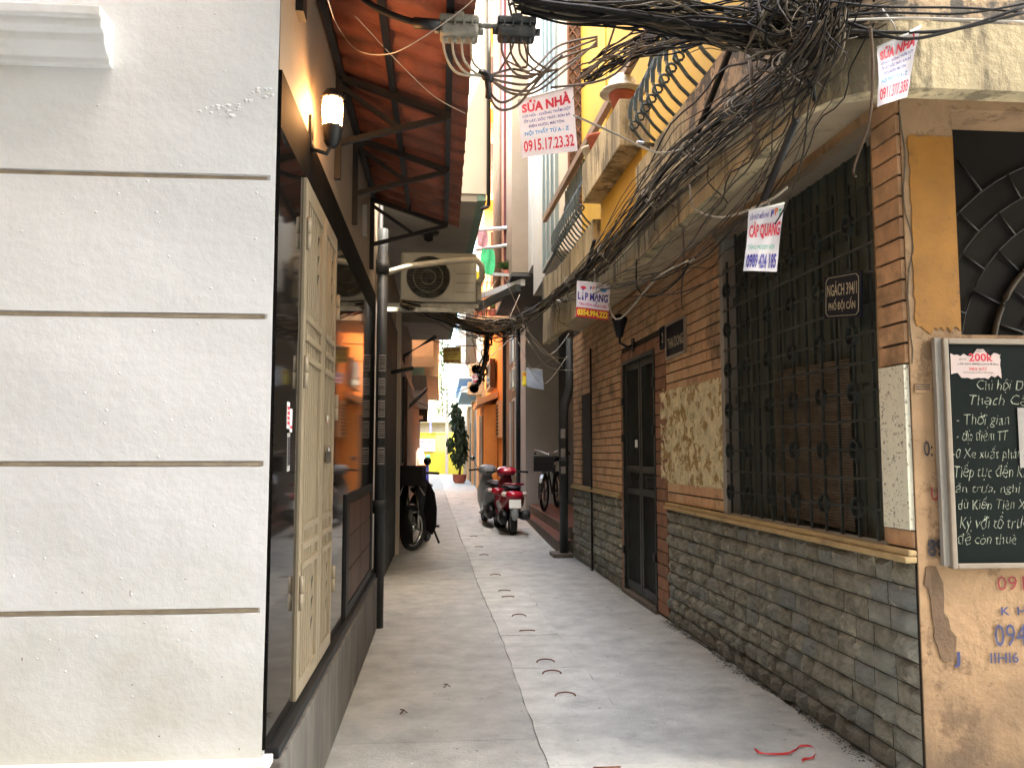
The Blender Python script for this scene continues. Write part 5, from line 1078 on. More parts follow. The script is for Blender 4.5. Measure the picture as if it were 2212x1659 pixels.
b = MB(); b.box(0.78, 1.6, 18.6, 20.6, 4.28, 4.42); b.build('slab', 'peach', fb)
b = MB()
for k in range(9): b.tube([(.80 + k * .095, 18.62, 4.42), (.80 + k * .095, 18.62, 5.2)], .012, 5)
for k in range(10): b.tube([(.80, 18.62 + k * .21, 4.42), (.80, 18.62 + k * .21, 5.2)], .012, 5)
for zz in (4.55, 4.85, 5.2): b.tube([(1.58, 18.62, zz), (.80, 18.62, zz), (.80, 20.6, zz)], .016, 5)
b.build('railing', 'bark2', fb)
for (x_, y_, w_) in ((.9, 18.8, .1), (1.15, 18.9, .13), (1.4, 18.8, .1)):
    t = root('flower_pot', (x_, y_, 4.42), 'small potted plant on the railed orange balcony', 'flower pot', 'pots on the railed orange balcony')
    b = MB(); b.lathe([(0, 0), (w_ * .7, 0), (w_, .2), (0, .19)], (x_, y_, 4.42), seg=10); b.build('pot', 'terracotta', t)
    b = MB(); rq = random.Random(int(x_ * 100))
    for k in range(40):
        a = rq.uniform(0, 6.28); d = Vector((math.cos(a) * .6, math.sin(a) * .6, rq.uniform(.4, 1.2))).normalized(); o_ = Vector((x_, y_, 4.6)); e_ = d.cross(Vector((0, 0, 1))).normalized() * .02; b.add([o_ - e_, o_ + e_, o_ + d * rq.uniform(.2, .4)], [(0, 1, 2)], rq.random())
    b.build('foliage', 'leaf', t)
# tall orange block behind
tb = root('apartment_block', (2.5, 26, 0), 'tall sunlit orange apartment block with balconies seen between the upper storeys', 'building')
b = MB(); b.box(1.25, 6, 25.0, 31, 5.15, 16); b.box(1.32, 6, 25, 31, 0, 5.15); b.build('wall', 'peach', tb)
for (z0) in (6.2, 9.0, 11.8, 14.4):
    b = MB(); b.box(1.10, 3.6, 24.0, 25.0, z0 - .2, z0); o = b.build('balcony', 'orange', tb); b = MB()
    for k in range(14): b.tube([(1.13 + k * .17, 24.03, z0), (1.13 + k * .17, 24.03, z0 + .9)], .012, 5)
    for zz in (.3, .6, .9): b.tube([(1.12, 24.03, z0 + zz), (3.5, 24.03, z0 + zz)], .015, 5)
    b.build('railing', 'bark2', o)
    b = MB(); b.box(1.45, 2.3, 24.97, 24.99, z0 + .05, z0 + 1.9); b.build('door', 'darkwood', tb)
for (x0, z0) in ((1.5, 7.6), (1.6, 12.9)):
    t = root('air_conditioner', (x0 + .3, 24.4, z0), 'old outdoor air conditioner on the orange block, %s one' % ('lower' if z0 < 10 else 'upper'), 'air conditioner')
    b = MB(); b.box(x0, x0 + .62, 24.2, 24.6, z0, z0 + .75); b.build('casing', 'ac', t, bevel=.02); b = MB(); b.lathe([(0, 0), (.2, 0)], (x0 + .3, 24.195, z0 + .36), (0, 1, 0), 20); b.build('fan_opening', 'acdark', t)
# maroon shutters + curtained strip on the white house side
b = MB(); b.box(1.085, 1.13, 14.65, 15.3, 4.28, 11); b.build('maroon_shutter', 'maroon', wb)
b = MB(); b.box(1.13, 1.40, 14.62, 17.3, 4.28, 11); b.build('rear_side_wall', 'cream', wb)
b = MB()
for k in range(12): b.tube([(1.07, 15.4 + k * .15, 4.6), (1.07 + .02 * (k % 2), 15.4 + k * .15, 7.8), (1.07, 15.4 + k * .15, 11)], .045, 6)
b.build('curtain', 'handrail', wb)
# balcony with white rails, plant and washing
rb = root('balcony', (1.0, 15.6, 4.5), 'small balcony with white pipe rails and a leafy plant, jutting out of the white house', 'balcony')
b = MB(); b.tube([atY(1038, 498, 15.5), atY(1128, 489, 14)], .035, 8); b.tube([atY(1030, 540, 15.5), atY(1120, 526, 14.2)], .03, 8); b.build('rail', 'rail', rb)
b = MB(); P = atY(1040, 640, 14.8); Q_ = atY(1130, 610, 13.5); b.bar(P, Q_, .08, .10); b.bar(atY(1055, 592, 14.8), atY(1130, 596, 13.6), .05, .05); b.build('slab_edge', 'rail', rb)
b = MB(); b.bar(atY(1030, 665, 14.8), atY(1120, 622, 13.5), .10, .12); b.build('beam', 'steel_dark', rb)
def leaves(mb, c, rx, ry, rz, n, size, rr, droop=0.3):
    for _ in range(n):
        while True:
            p = Vector((rr.uniform(-1, 1), rr.uniform(-1, 1), rr.uniform(-1, 1)))
            if p.length < 1: break
        p = Vector((c[0] + p.x * rx, c[1] + p.y * ry, c[2] + p.z * rz)); s = size * rr.uniform(.6, 1.3)
        d = Vector((rr.gauss(0, 1), rr.gauss(0, 1), rr.gauss(0, .6) - droop)).normalized(); e = d.cross(Vector((rr.gauss(0, 1), rr.gauss(0, 1), rr.gauss(0, 1)))).normalized()
        nn_ = d.cross(e) * s * .1
        mb.add([p, p + d * s * .5 + e * s * .22 + nn_, p + d * s, p + d * s * .5 - e * s * .22 + nn_], [(0, 1, 2, 3)], rr.random())
rr = random.Random(11)
t = root('potted_plant', atY(1100, 590, 14.2), 'spiky green pot plant on the small railed balcony', 'plant')
b = MB(); base = atY(1100, 585, 14.2)
for k in range(70):
    a = rr.uniform(0, 6.28); l_ = rr.uniform(.15, .32); d = Vector((math.cos(a) * .7, math.sin(a) * .5, rr.uniform(.3, 1.1))).normalized(); e = d.cross(Vector((0, 0, 1))).normalized() * .014
    m_ = base + d * l_ * .6; tip = base + d * l_ + Vector((0, 0, -.05)); b.add([base - e, base + e, m_ + e, tip, m_ - e], [(0, 1, 2, 3, 4)], rr.random())
b.build('foliage', 'leaf', t); b = MB(); b.lathe([(.0, -.16), (.07, -.16), (.10, 0), (.0, 0)], base); b.build('pot', 'terracotta', t)
def cloth(label, c, w_, h_, mat, Y, nm='hanging_cloth'):
    b = MB(); P = atY(*c, Y); n = 8; vs = []
    for j in range(n + 1):
        for i in range(n + 1):
            s, r = i / n, j / n; k = 1 - .25 * abs(2 * r - 1) ** 3; vs.append((P.x + (s - .5) * w_ * k, P.y + .03 * math.sin(8 * s + 3 * r), P.z - r * h_ - .02 * math.sin(3 * s)))
    b.add(vs, [(j * (n + 1) + i, j * (n + 1) + i + 1, (j + 1) * (n + 1) + i + 1, (j + 1) * (n + 1) + i) for j in range(n) for i in range(n)], rr.random(), True); return tag(b.build(nm, mat), label, 'cloth')
cloth('bright green cloth hanging from the white balcony rail', (1054, 537), .26, .46, 'greencloth', 14.6); cloth('patterned pink cloth over the upper white rail', (1043, 498), .20, .30, M('pink_patterned_cloth', (0.6, 0.3, 0.32), .8, .5, 60), 15.0)
cloth('orange and yellow cloth beside the air conditioner pipe', (1034, 585), .12, .28, 'yell', 14.5)
# far buildings along the right
fr = root('row_house', (1.6, 30, 0), 'weathered row of house fronts with folding doors at the far right beyond the orange porch', 'house')
b = MB(); slab_plan(b, (1.26, 24.6), (1.02, 39.6), 3, 0, 3.2); b.build('wall', 'cream', fr)
for (y0_, y1_, m_) in ((25.0, 26.4, 'darkwood'), (27.5, 29.5, 'alu'), (30.5, 32.8, 'pipe'), (34, 37, 'cream')):
    b = MB(); n = 6
    for k in range(n):
        ya_ = y0_ + (y1_ - y0_) * k / n; x = 1.26 - (ya_ - 24.6) * .016 - .05; b.box(x, x + .04, ya_ + .02, ya_ + (y1_ - y0_) / n - .02, gz(ya_), 2.5)
    b.build('folding_door', m_, fr)
for (ya_, w_) in ((26.6, .25), (29.8, .3), (33.2, .25)): b = MB(); x = 1.26 - (ya_ - 24.6) * .016; b.box(x - .12, x + .05, ya_, ya_ + w_, 0, 3.2); b.build('pilaster', 'peach', fr)
b = MB(); b.hexa([(.62, 27, 3.3), (1.3, 27, 3.3), (1.2, 34, 3.3), (.62, 34, 3.3), (.62, 27, 3.5), (1.3, 27, 3.5), (1.2, 34, 3.5), (.62, 34, 3.5)]); b.build('canopy', 'skyblue', fr)
b = MB(); b.box(.55, 1.5, 26.9, 37, 3.75, 7.5); b.build('upper_storey', 'skyblue', fr)
b = MB(); b.box(.54, .549, 28, 30, 4.2, 6.2); b.box(.75, 1.1, 26.88, 26.899, 4.2, 6.0); b.build('window', 'glass', fr)
# yellow end wall and shed above
ew = root('end_wall', (0.2, 40, 0.3), 'sunlit lemon-yellow wall closing the far end of the alley', 'wall')
b = MB(); b.box(-1.18, 1.1, 40.0, 40.25, 0.2, 2.27); b.build('wall', 'yellow_end', ew)
b = MB(); b.box(-1.20, 1.1, 39.97, 40.27, 2.27, 2.32); b.build('coping', 'yellow_end', ew)
P, Q_ = atY(906, 975, 39.9), atY(933, 948, 39.9)
t = root('shop_sign', ((P.x + Q_.x) / 2, 39.9, P.z), 'white sign PHỞ BÒ hung on the yellow end wall', 'sign')
x1s = P.x + .74; b = MB(); b.box(P.x, x1s, 39.93, 39.96, P.z, Q_.z); b.build('board', 'plate', t)
sf = lambda x, y: (x, 39.90, y); hh = Q_.z - P.z
textmesh('PHỞ BÒ', sf, 'red', 'lettering', t, P.x + .05, x1s - .05, P.z + hh * .55, P.z + hh * .88, .012); textmesh('CƠM RANG', sf, 'navy', 'lettering', t, P.x + .05, x1s - .06, P.z + hh * .32, P.z + hh * .47, .005); textmesh('PHỞ XÀO', sf, 'cyan', 'lettering', t, P.x + .12, x1s - .12, P.z + hh * .08, P.z + hh * .22, .01)
sh = root('shed', (0.3, 43, 2.3), 'low grey tin-roofed shed showing above the yellow wall', 'shed')
b = MB(); b.box(-1.5, 1.6, 41, 46, 0.3, 2.85); b.build('wall', 'soffit', sh); b = MB(); b.hexa([(-1.6, 40.5, 2.86), (1.8, 40.5, 2.9), (1.8, 46, 3.3), (-1.6, 46, 3.3), (-1.6, 40.5, 2.93), (1.8, 40.5, 2.98), (1.8, 46, 3.4), (-1.6, 46, 3.4)]); b.build('roof', 'zinc', sh)
b = MB(); b.box(-.60, -.52, 40.3, 40.38, 2.1, 2.95); tag(b.build('post', 'blue'), 'short blue post above the yellow wall', 'post')
for k, (x0, y0, z0) in enumerate(((.86, 26.0, 3.75), (.80, 26.05, 3.15))):
    t = root('air_conditioner', (x0, y0, z0), 'small dusty air conditioner at the far right above the doorways, %s one of the pair' % ('upper' if k == 0 else 'lower'), 'air conditioner')
    b = MB(); b.box(x0, x0 + .5, y0, y0 + .3, z0, z0 + .42); b.build('casing', 'jbox', t, bevel=.02); b = MB(); b.lathe([(0, 0), (.15, 0)], (x0 + .2, y0 - .005, z0 + .21), (0, 1, 0), 18); b.build('fan_opening', 'taupe', t)
b = MB(); vs = [atY(x, y, 27) for x, y in ((921, 775), (928, 772), (929, 838), (920, 842))]; b.add(vs + [v + Vector((0, .02, 0)) for v in vs], [(0, 1, 2, 3), (7, 6, 5, 4), (0, 4, 5, 1), (1, 5, 6, 2), (2, 6, 7, 3), (3, 7, 4, 0)]); tag(b.build('tarpaulin', 'cyan'), 'narrow bright blue tarpaulin hanging at the far left block', 'tarpaulin')
rr = random.Random(90)
for k in range(12):
    y_ = 640 + k * 22 + rr.uniform(-8, 8); Y_ = rr.uniform(16, 30); cable([atY(915 - rr.uniform(0, 25), y_, Y_), atY(975, y_ + rr.uniform(8, 25), Y_ + 1), atY(1045 + rr.uniform(0, 20), y_ + rr.uniform(-25, 20), Y_ + 2)], rr.uniform(.006, .012), 'blackcable', 'thin cable crossing the far bright end of the alley', 10, 'cables crossing the far alley')
t = root('balcony', (-.5, 18.9, 4.3), 'small iron-railed balcony on the peach house, upper left of the far alley', 'balcony')
b = MB(); b.box(-1.2, -.02, 18.0, 18.85, 4.3, 4.4); b.build('slab', 'peach', t); b = MB()
for k in range(11): b.tube([(-1.15 + k * .112, 18.02, 4.4), (-1.15 + k * .112, 18.02, 5.2)], .012, 5)
b.tube([(-1.2, 18.02, 5.2), (-.02, 18.02, 5.2), (-.02, 18.85, 5.2)], .018, 5); b.build('railing', 'bark2', t)
for k, (y_, z_) in enumerate(((19.6, 3.5), (22.5, 3.5))):
    b = MB(); b.box(-.12, -.09, y_, y_ + 1.1, z_ + .3, z_ + 1.4); b.build('window', 'darkwood', lh)
# ficus in a pot
PT = Vector((0.66, 31, gz(31)))
t = root('potted_tree', PT, 'tall potted tree with dark drooping leaves at the end of the alley', 'tree')
b = MB(); b.lathe([(0, 0), (.17, 0), (.24, .10), (.26, .30), (.28, .32), (.22, .30), (0, .28)], PT); b.build('pot', 'terracotta', t)
b = MB(); tr_ = [PT + Vector(q) for q in ((0, 0, .3), (.05, 0, .9), (-.05, 0, 1.5), (-.12, 0, 2.2), (-.18, 0, 2.9))]; b.tube(tr_, [.05, .04, .035, .03, .01], 8)
for k in range(5): b.tube([PT + Vector((0, 0, .5)), PT + Vector((-.1 + .06 * k, 0, .9)), PT + Vector((-.3 + .15 * k, 0, 1.3))], .015, 5)
b.build('trunk', 'bark', t)
b = MB()
for (x, z, rx, rz, n) in ((-.16, 2.75, .18, .3, 160), (-.08, 2.3, .26, .35, 300), (.02, 1.85, .28, .35, 300), (.08, 1.4, .22, .35, 200), (-.02, .95, .2, .3, 110), (-.35, 1.5, .14, .3, 70), (-.18, 1.15, .18, .25, 70)): leaves(b, (PT.x + x, PT.y, PT.z + z), rx * .9, rx, rz, int(n * .8), .24, rr, 2.6)
b.build('crown', 'darkleaf', t)
# hanging vines
t = root('climbing_vine', (0.0, 36, 2.9), 'bright green creeper hanging down between the houses at the far end', 'vine')
b = MB()
for k in range(34):
    y_ = 735 + k * 5; x_ = 955 - 2 + 4 * math.sin(k * .7) - (4 if k > 26 else 0); p = atY(x_, y_, 36); leaves(b, p, .12 + .12 * rr.random() + (.12 if k > 22 else 0), .15, .1, 20, .13, rr, .8)
b.build('foliage', 'leaf', t); b = MB(); b.tube([atY(956, 730, 36), atY(953, 800, 36), atY(956, 900, 36)], .02, 5); b.build('stem', 'bark', t)
b = MB(); b.box(0.15, 0.28, 36.3, 36.6, 0.4, 9); tag(b.build('utility_pole', 'palewhite'), 'pale narrow post behind the creeper', 'post')

# houses behind the camera and across the lane, so that the lane is shaded and mirrored as a real one
bh = root('opposite_house', (0, -4, 0), 'plain rendered house across the lane behind the camera', 'house')
b = MB(); b.box(-9, 9, -6.0, -2.0, 0, 16.6); b.build('wall', 'taupe', bh)
b = MB(); b.box(-2.2, -1.2, -2.03, -1.99, 0, 2.1); b.build('door', 'darkwood', bh); b = MB(); b.box(0.4, 2.0, -2.03, -1.99, .9, 2.2); b.build('window', 'glass', bh)

lc = root('lane_end_house', (-6, 0, 0), 'tall plain house closing the lane out of view on the left', 'house')
b = MB(); b.box(-9, -4.25, -1.9, 12.0, 0, 9.0); b.build('wall', 'taupe', lc)
# ================================================================== VEHICLES
def frameT(P, yawdeg, s=1.0, lean=0.0):
    a = math.radians(yawdeg); c, s_ = math.cos(a), math.sin(a); P = Vector(P)
    def T(q):
        x, y, z = Vector(q) * s; x = x + z * lean
        return P + Vector((c * x - s_ * y, s_ * x + c * y, z))
    return T
def wheel(parent, T, y, R, wd, name='wheel', spokes=5, rim='silver'):
    wt = bpy.data.objects.new(name, None); C.objects.link(wt); wt.parent = parent; wt.location = T((0, y, R)) - parent.location
    ax = (T((1, 0, 0)) - T((0, 0, 0))).normalized(); c = T((0, y, R))
    def ring(prof, mat, nm):
        b = MB(); seg = 28; vs = []
        e1 = Vector((0, 0, 1)); e2 = ax.cross(e1).normalized()
        for k in range(seg):
            t = 2 * math.pi * k / seg; rad = e1 * math.cos(t) + e2 * math.sin(t)
            for (r_, x_) in prof: vs.append(c + rad * r_ + ax * x_)
        m_ = len(prof); b.add(vs, [(k * m_ + q, k * m_ + (q + 1) % m_, ((k + 1) % seg) * m_ + (q + 1) % m_, ((k + 1) % seg) * m_ + q) for k in range(seg) for q in range(m_)], .5, True); return b.build(nm, mat, wt)
    h_ = wd / 2
    ring([(R * .78, -h_ * .8), (R * .9, -h_), (R * .97, -h_ * .7), (R, 0), (R * .97, h_ * .7), (R * .9, h_), (R * .78, h_ * .8), (R * .74, 0)], 'tyre', 'tyre')
    ring([(R * .68, -h_ * .5), (R * .79, -h_ * .6), (R * .79, h_ * .6), (R * .68, h_ * .5)], rim, 'rim')
    b = MB(); e1 = Vector((0, 0, 1)); e2 = ax.cross(e1).normalized()
    for k in range(spokes):
        t = 2 * math.pi * k / spokes; rad = e1 * math.cos(t) + e2 * math.sin(t); b.tube([c, c + rad * R * .7], R * (.06 if spokes < 12 else .012), 5)
    b.tube([c - ax * h_ * .8, c + ax * h_ * .8], R * .13, 10); b.build('spokes', rim, wt)
def scooter(P, yawdeg, label, body, accent, plate_on, box=False, mirrors=(-1,)):
    T = frameT(P, yawdeg, 1.0, 0.03 if box is False else -.02); t = root('scooter', P, label, 'scooter')
    wheel(t, T, 0.0, .235, .10); wheel(t, T, 1.24, .235, .09)
    b = MB(); b.loft([(-.16, 0, .60, .05, .03), (-.10, 0, .61, .11, .08), (.05, 0, .56, .19, .17), (.25, 0, .52, .205, .21), (.45, 0, .48, .18, .21), (.62, 0, .42, .14, .14), (.70, 0, .36, .10, .07)], T=T); b.build('rear_body', body, t)
    b = MB(); b.loft([(-.10, 0, .735, .07, .015), (.0, 0, .75, .12, .035), (.2, 0, .755, .15, .045), (.5, 0, .745, .14, .045), (.68, 0, .72, .09, .03)], T=T); b.build('seat', 'blackplastic', t)
    b = MB(); b.loft([(.55, 0, .20, .14, .03), (.7, 0, .195, .17, .035), (.95, 0, .20, .17, .035), (1.05, 0, .22, .12, .04)], T=T); b.build('footboard', 'blackplastic', t)
    b = MB()   # leg shield, sections stacked in z
    secs = [(.22, 1.0, .12, .04), (.40, 1.02, .17, .04), (.62, 1.03, .18, .045), (.80, 1.00, .12, .05), (.94, .95, .07, .05)]; vs = []; sg = 14
    for (z, y, rx, ry) in secs:
        for k in range(sg):
            a = 2 * math.pi * k / sg; vs.append(T((rx * math.cos(a), y + ry * math.sin(a) + .10 * (1 - (math.cos(a)) ** 2) * .3, z)))
    b.add(vs, [(i * sg + k, i * sg + (k + 1) % sg, (i + 1) * sg + (k + 1) % sg, (i + 1) * sg + k) for i in range(4) for k in range(sg)] + [tuple(range(sg)), tuple(4 * sg + k for k in range(sg))], .5, True); b.build('leg_shield', body, t)
    b = MB(); b.loft([(.76, 0, .97, .08, .04), (.82, 0, .99, .15, .075), (.95, 0, .98, .17, .10), (1.05, 0, .94, .12, .08)], T=T); b.build('handlebar_cover', body, t)
    b = MB(); b.loft([(.80, 0, 1.035, .06, .012), (.86, 0, 1.052, .09, .02), (.93, 0, 1.056, .08, .018)], T=T); b.build('instrument_panel', 'lens', t)
    for sx in (-1, 1):
        b = MB(); b.tube([T((sx * .14, .92, .985)), T((sx * .24, .88, .985)), T((sx * .36, .82, .975))], .017, 8); b.tube([T((sx * .2, .96, .985)), T((sx * .33, .90, .975))], .006, 5); b.build('handgrip', 'blackplastic', t)
        if sx in mirrors:
            b = MB(); b.tube([T((sx * .18, .92, 1.0)), T((sx * .22, .94, 1.10)), T((sx * .26, .94, 1.16))], .006, 5); m_ = b.build('mirror', 'blackplastic', t)
            b = MB(); b.lathe([(0, -.006), (.042, -.006), (.046, 0), (.042, .012), (0, .014)], T((sx * .27, .935, 1.19)), T((0, 1, 0)) - T((0, 0, 0)), 14); b.build('mirror_head', 'chrome', m_)
        b = MB(); b.loft([(-.135, sx * .14, .64, .05, .028), (-.11, sx * .15, .645, .06, .038), (-.02, sx * .17, .65, .03, .03)], T=T); b.build('indicator', 'lens', t)
    b = MB(); b.loft([(-.22, 0, .625, .05, .03), (-.19, 0, .63, .12, .055), (-.12, 0, .635, .15, .07), (-.02, 0, .63, .17, .07)], T=T); b.build('tail_light', 'tail', t)
    b = MB(); b.tube([T((-.14, .12, .79)), T((-.15, -.06, .80)), T((-.08, -.16, .805)), T((.08, -.16, .805)), T((.15, -.06, .80)), T((.14, .12, .79))], .016, 8); b.build('grab_rail', accent, t)
    b = MB(); b.loft([(-.27, 0, .30, .05, .04), (-.25, 0, .33, .055, .09), (-.20, 0, .38, .06, .09), (-.12, 0, .44, .07, .06)], T=T); b.build('mudguard', 'silver', t)
    if plate_on:
        b = MB(); vs = [T(q) for q in ((-.095, -.255, .435), (.095, -.255, .435), (.095, -.215, .565), (-.095, -.215, .565))]; vs += [v + Vector((0, .004, 0)) for v in vs]
        b.add(vs, [(0, 1, 2, 3), (7, 6, 5, 4), (0, 4, 5, 1), (1, 5, 6, 2), (2, 6, 7, 3), (3, 7, 4, 0)]); b.build('number_plate', 'plate', t)
    b = MB(); b.loft([(-.24, .175, .31, .05, .05), (-.20, .18, .32, .078, .08), (.05, .17, .30, .07, .07), (.25, .15, .27, .035, .035), (.5, .12, .24, .02, .02)], T=T); b.build('exhaust', 'steel_dark', t)
    b = MB(); b.loft([(-.16, -.15, .27, .05, .07), (-.05, -.16, .28, .07, .13), (.25, -.14, .27, .08, .12), (.5, -.08, .26, .06, .09)], T=T); b.build('engine', 'blackplastic', t)
    b = MB(); b.loft([(1.0, 0, .40, .06, .06), (1.15, 0, .47, .065, .05), (1.3, 0, .47, .06, .04), (1.42, 0, .38, .05, .05)], T=T); b.build('front_mudguard', body, t)
    b = MB()
    for sx in (-1, 1): b.tube([T((sx * .06, 1.24, .235)), T((sx * .05, 1.08, .80))], .018, 6)
    b.build('fork', 'chrome', t); return t
scooter((1.13, 13.35, .016), 3, 'dark red scooter with a blank white number plate parked beside the steps', 'redpaint', 'redpaint', True, mirrors=())
scooter((0.99, 14.5, .030), 8, 'silver-grey scooter parked half hidden behind the red one', 'silver', 'chrome', False, True)
# underbone motorbike on the left, front towards the camera
TS = frameT((-0.36, 11.35, 0), 150, 1.0, .08); T = frameT((-0.36, 11.35, 0), 172, 1.0, .08); t = root('motorbike', (-0.42, 11.35, 0), 'black motorbike with a front basket parked nose-on along the left wall', 'motorbike')
wheel(t, TS, 0.0, .30, .075, spokes=24, rim='chrome'); wheel(t, T, -1.22, .30, .08, spokes=24, rim='chrome')
b = MB()
for sx in (-1, 1): b.tube([T((sx * .075, 0, .30)), T((sx * .075, -.10, .62)), T((sx * .06, -.17, .90))], .02, 8)
b.build('fork', 'chrome', t)
b = MB(); R0 = .335; vs = []
for k in range(13):
    a = math.radians(-35 + k * 13)
    for x_ in (-.055, -.03, .03, .055): vs.append(T((x_, math.sin(a) * R0 * 1, .30 + math.cos(a) * R0 - (0.02 if abs(x_) > .04 else 0))))
b.add(vs, [(4 * i + q, 4 * i + q + 1, 4 * i + q + 5, 4 * i + q + 4) for i in range(12) for q in range(3)], .5, True); b.build('mudguard', 'blackplastic', t)
for sx in (-1, 1):
    b = MB(); vs = []
    prof = [(.08, .98, -.10), (.22, .93, -.14), (.29, .76, -.18), (.295, .55, -.24), (.26, .30, -.30), (.20, .20, -.34), (.15, .22, -.36), (.07, .30, -.34), (.06, .6, -.2)]
    n_ = len(prof); vs = [T((sx * x_, y_, z_)) for (x_, z_, y_) in prof] + [T((sx * x_, y_ - .035, z_)) for (x_, z_, y_) in prof]
    b.add(vs, [tuple(range(n_)), tuple(range(2 * n_ - 1, n_ - 1, -1))] + [(i, (i + 1) % n_, n_ + (i + 1) % n_, n_ + i) for i in range(n_)]); b.build('leg_shield', 'blackplastic', t, bevel=.012)
    b = MB(); b.tube([T((sx * .10, -.09, .88)), T((sx * .17, -.125, .74))], [.004, .014], 6); b.build('indicator', 'lens', t)
    b = MB(); b.tube([T((sx * .05, -.20, 1.0)), T((sx * .2, -.24, 1.04)), T((sx * .36, -.34, 1.03))], .018, 8); b.build('handgrip', 'blackplastic', t)
    b = MB(); b.tube([T((sx * .18, -.23, 1.04)), T((sx * .22, -.2, 1.16))], .006, 5); m_ = b.build('mirror', 'blackplastic', t)
    b = MB(); b.lathe([(0, -.01), (.05, -.008), (.055, 0), (0, .012)], T((sx * .23, -.2, 1.20)), T((0, 1, 0)) - T((0, 0, 0)), 14); b.build('mirror_head', 'blackplastic', m_)
b = MB(); b.loft([(-.05, 0, .93, .04, .03), (-.08, 0, .93, .09, .07), (-.18, 0, .95, .12, .09), (-.28, 0, .98, .10, .07)], T=T); b.build('headlamp_cowl', 'blackplastic', t)
b = MB(); b.loft([(-.035, 0, .92, .05, .035), (-.05, 0, .925, .065, .045)], T=T); b.build('headlamp', 'lens', t)
b = MB(); z0, z1 = 1.00, 1.20
for (x0, x1, y0, y1) in ((-.20, .20, .14, .15), (-.20, .20, -.13, -.12), (-.20, -.19, -.12, .14), (.19, .20, -.12, .14)): b.box(x0, x1, y0, y1, z0 - .12, z1 - .06, .5, lambda x, y, z: T((x * (1 + (z - .9) * .4), y, z)))
b.box(-.2, .2, -.12, .14, z0 - .125, z0 - .115, .5, lambda x, y, z: T((x, y, z))); b.build('basket', 'black', t)
b = MB(); b.loft([(-.45, 0, .60, .10, .10), (-.7, 0, .62, .12, .14), (-1.0, 0, .66, .13, .12), (-1.4, 0, .72, .09, .07), (-1.5, 0, .74, .04, .03)], T=T); b.build('rear_body', 'blackplastic', t)
b = MB(); b.loft([(-.55, 0, .77, .08, .03), (-.7, 0, .80, .13, .045), (-1.2, 0, .83, .13, .045), (-1.38, 0, .83, .08, .03)], T=T); b.build('seat', 'blackplastic', t)
b = MB(); b.loft([(-.30, 0, .42, .08, .10), (-.5, 0, .36, .11, .13), (-.8, 0, .34, .12, .12), (-1.0, 0, .34, .07, .08)], T=T); b.build('engine', 'blackplastic', t)
b = MB(); b.bar(T((-.27, -.62, .28)), T((.27, -.62, .28)), .04, .03); b.bar(T((-.12, -.85, .3)), T((-.22, -.82, .02)), .025, .025); b.build('footrest', 'black', t)
# bicycle on the steps
T = frameT((1.70, 13.9, .335), 160, 1.0, -.05); t = root('bicycle', (1.86, 13.9, .335), 'dark city bicycle with a front basket standing on the tiled step', 'bicycle')
wheel(t, T, 0, .33, .04, spokes=24, rim='chrome'); wheel(t, T, -1.05, .33, .04, spokes=24, rim='chrome')
b = MB(); b.tube([T((0, -1.05, .33)), T((0, -.62, .28)), T((0, -.20, .72))], .016, 6); b.tube([T((0, -.62, .28)), T((0, -.75, .78))], .014, 6); b.tube([T((0, -.75, .70)), T((0, -1.05, .33))], .01, 6); b.tube([T((0, -.70, .60)), T((0, -.20, .80))], .014, 6)
for sx in (-1, 1): b.tube([T((sx * .04, 0, .33)), T((sx * .03, -.14, .62)), T((0, -.19, .80))], .012, 6)
b.build('frame', 'black', t)
b = MB(); b.tube([T((0, -.20, .80)), T((0, -.22, 1.0))], .013, 6); b.tube(smooth([T((-.30, -.42, .98)), T((-.26, -.28, 1.04)), T((-.12, -.19, 1.0)), T((0, -.21, .96)), T((.12, -.19, 1.0)), T((.26, -.28, 1.04)), T((.30, -.42, .98))], 18), .011, 6); b.build('handlebars', 'chrome', t)
for sx in (-1, 1): b = MB(); b.tube([T((sx * .30, -.42, .98)), T((sx * .30, -.52, .965))], .017, 8); b.build('handgrip', 'black', t)
b = MB()
for k in range(9):
    for (yy) in (.14, -.10): b.bar(T((-.16 + k * .04, yy, .68)), T((-.18 + k * .045, yy, .93)), .005, .005)
for z in (.68, .76, .84, .93):
    w_ = .16 + (z - .68) * .08; b.tube([T((-w_, .14, z)), T((w_, .14, z)), T((w_, -.10, z)), T((-w_, -.10, z)), T((-w_, .14, z))], .005, 5)
b.box(-.16, .16, -.10, .14, .675, .68, .5, lambda x, y, z: T((x, y, z))); b.box(-.17, .17, .13, .135, .68, .92, .5, lambda x, y, z: T((x, y, z))); b.build('basket', 'black', t)
b = MB(); b.loft([(-.62, 0, .86, .03, .02), (-.72, 0, .87, .08, .035), (-.88, 0, .88, .11, .04), (-.93, 0, .885, .07, .03)], T=T); b.build('saddle', 'blackplastic', t)
b = MB()
for k in range(9):
    a = math.radians(-20 + k * 14); a2 = math.radians(-20 + (k + 1) * 14); b.bar(T((0, -math.sin(-a) * .365, .33 + math.cos(a) * .365)), T((0, -math.sin(-a2) * .365, .33 + math.cos(a2) * .365)), .05, .004)
b.build('mudguard', 'chrome', t)

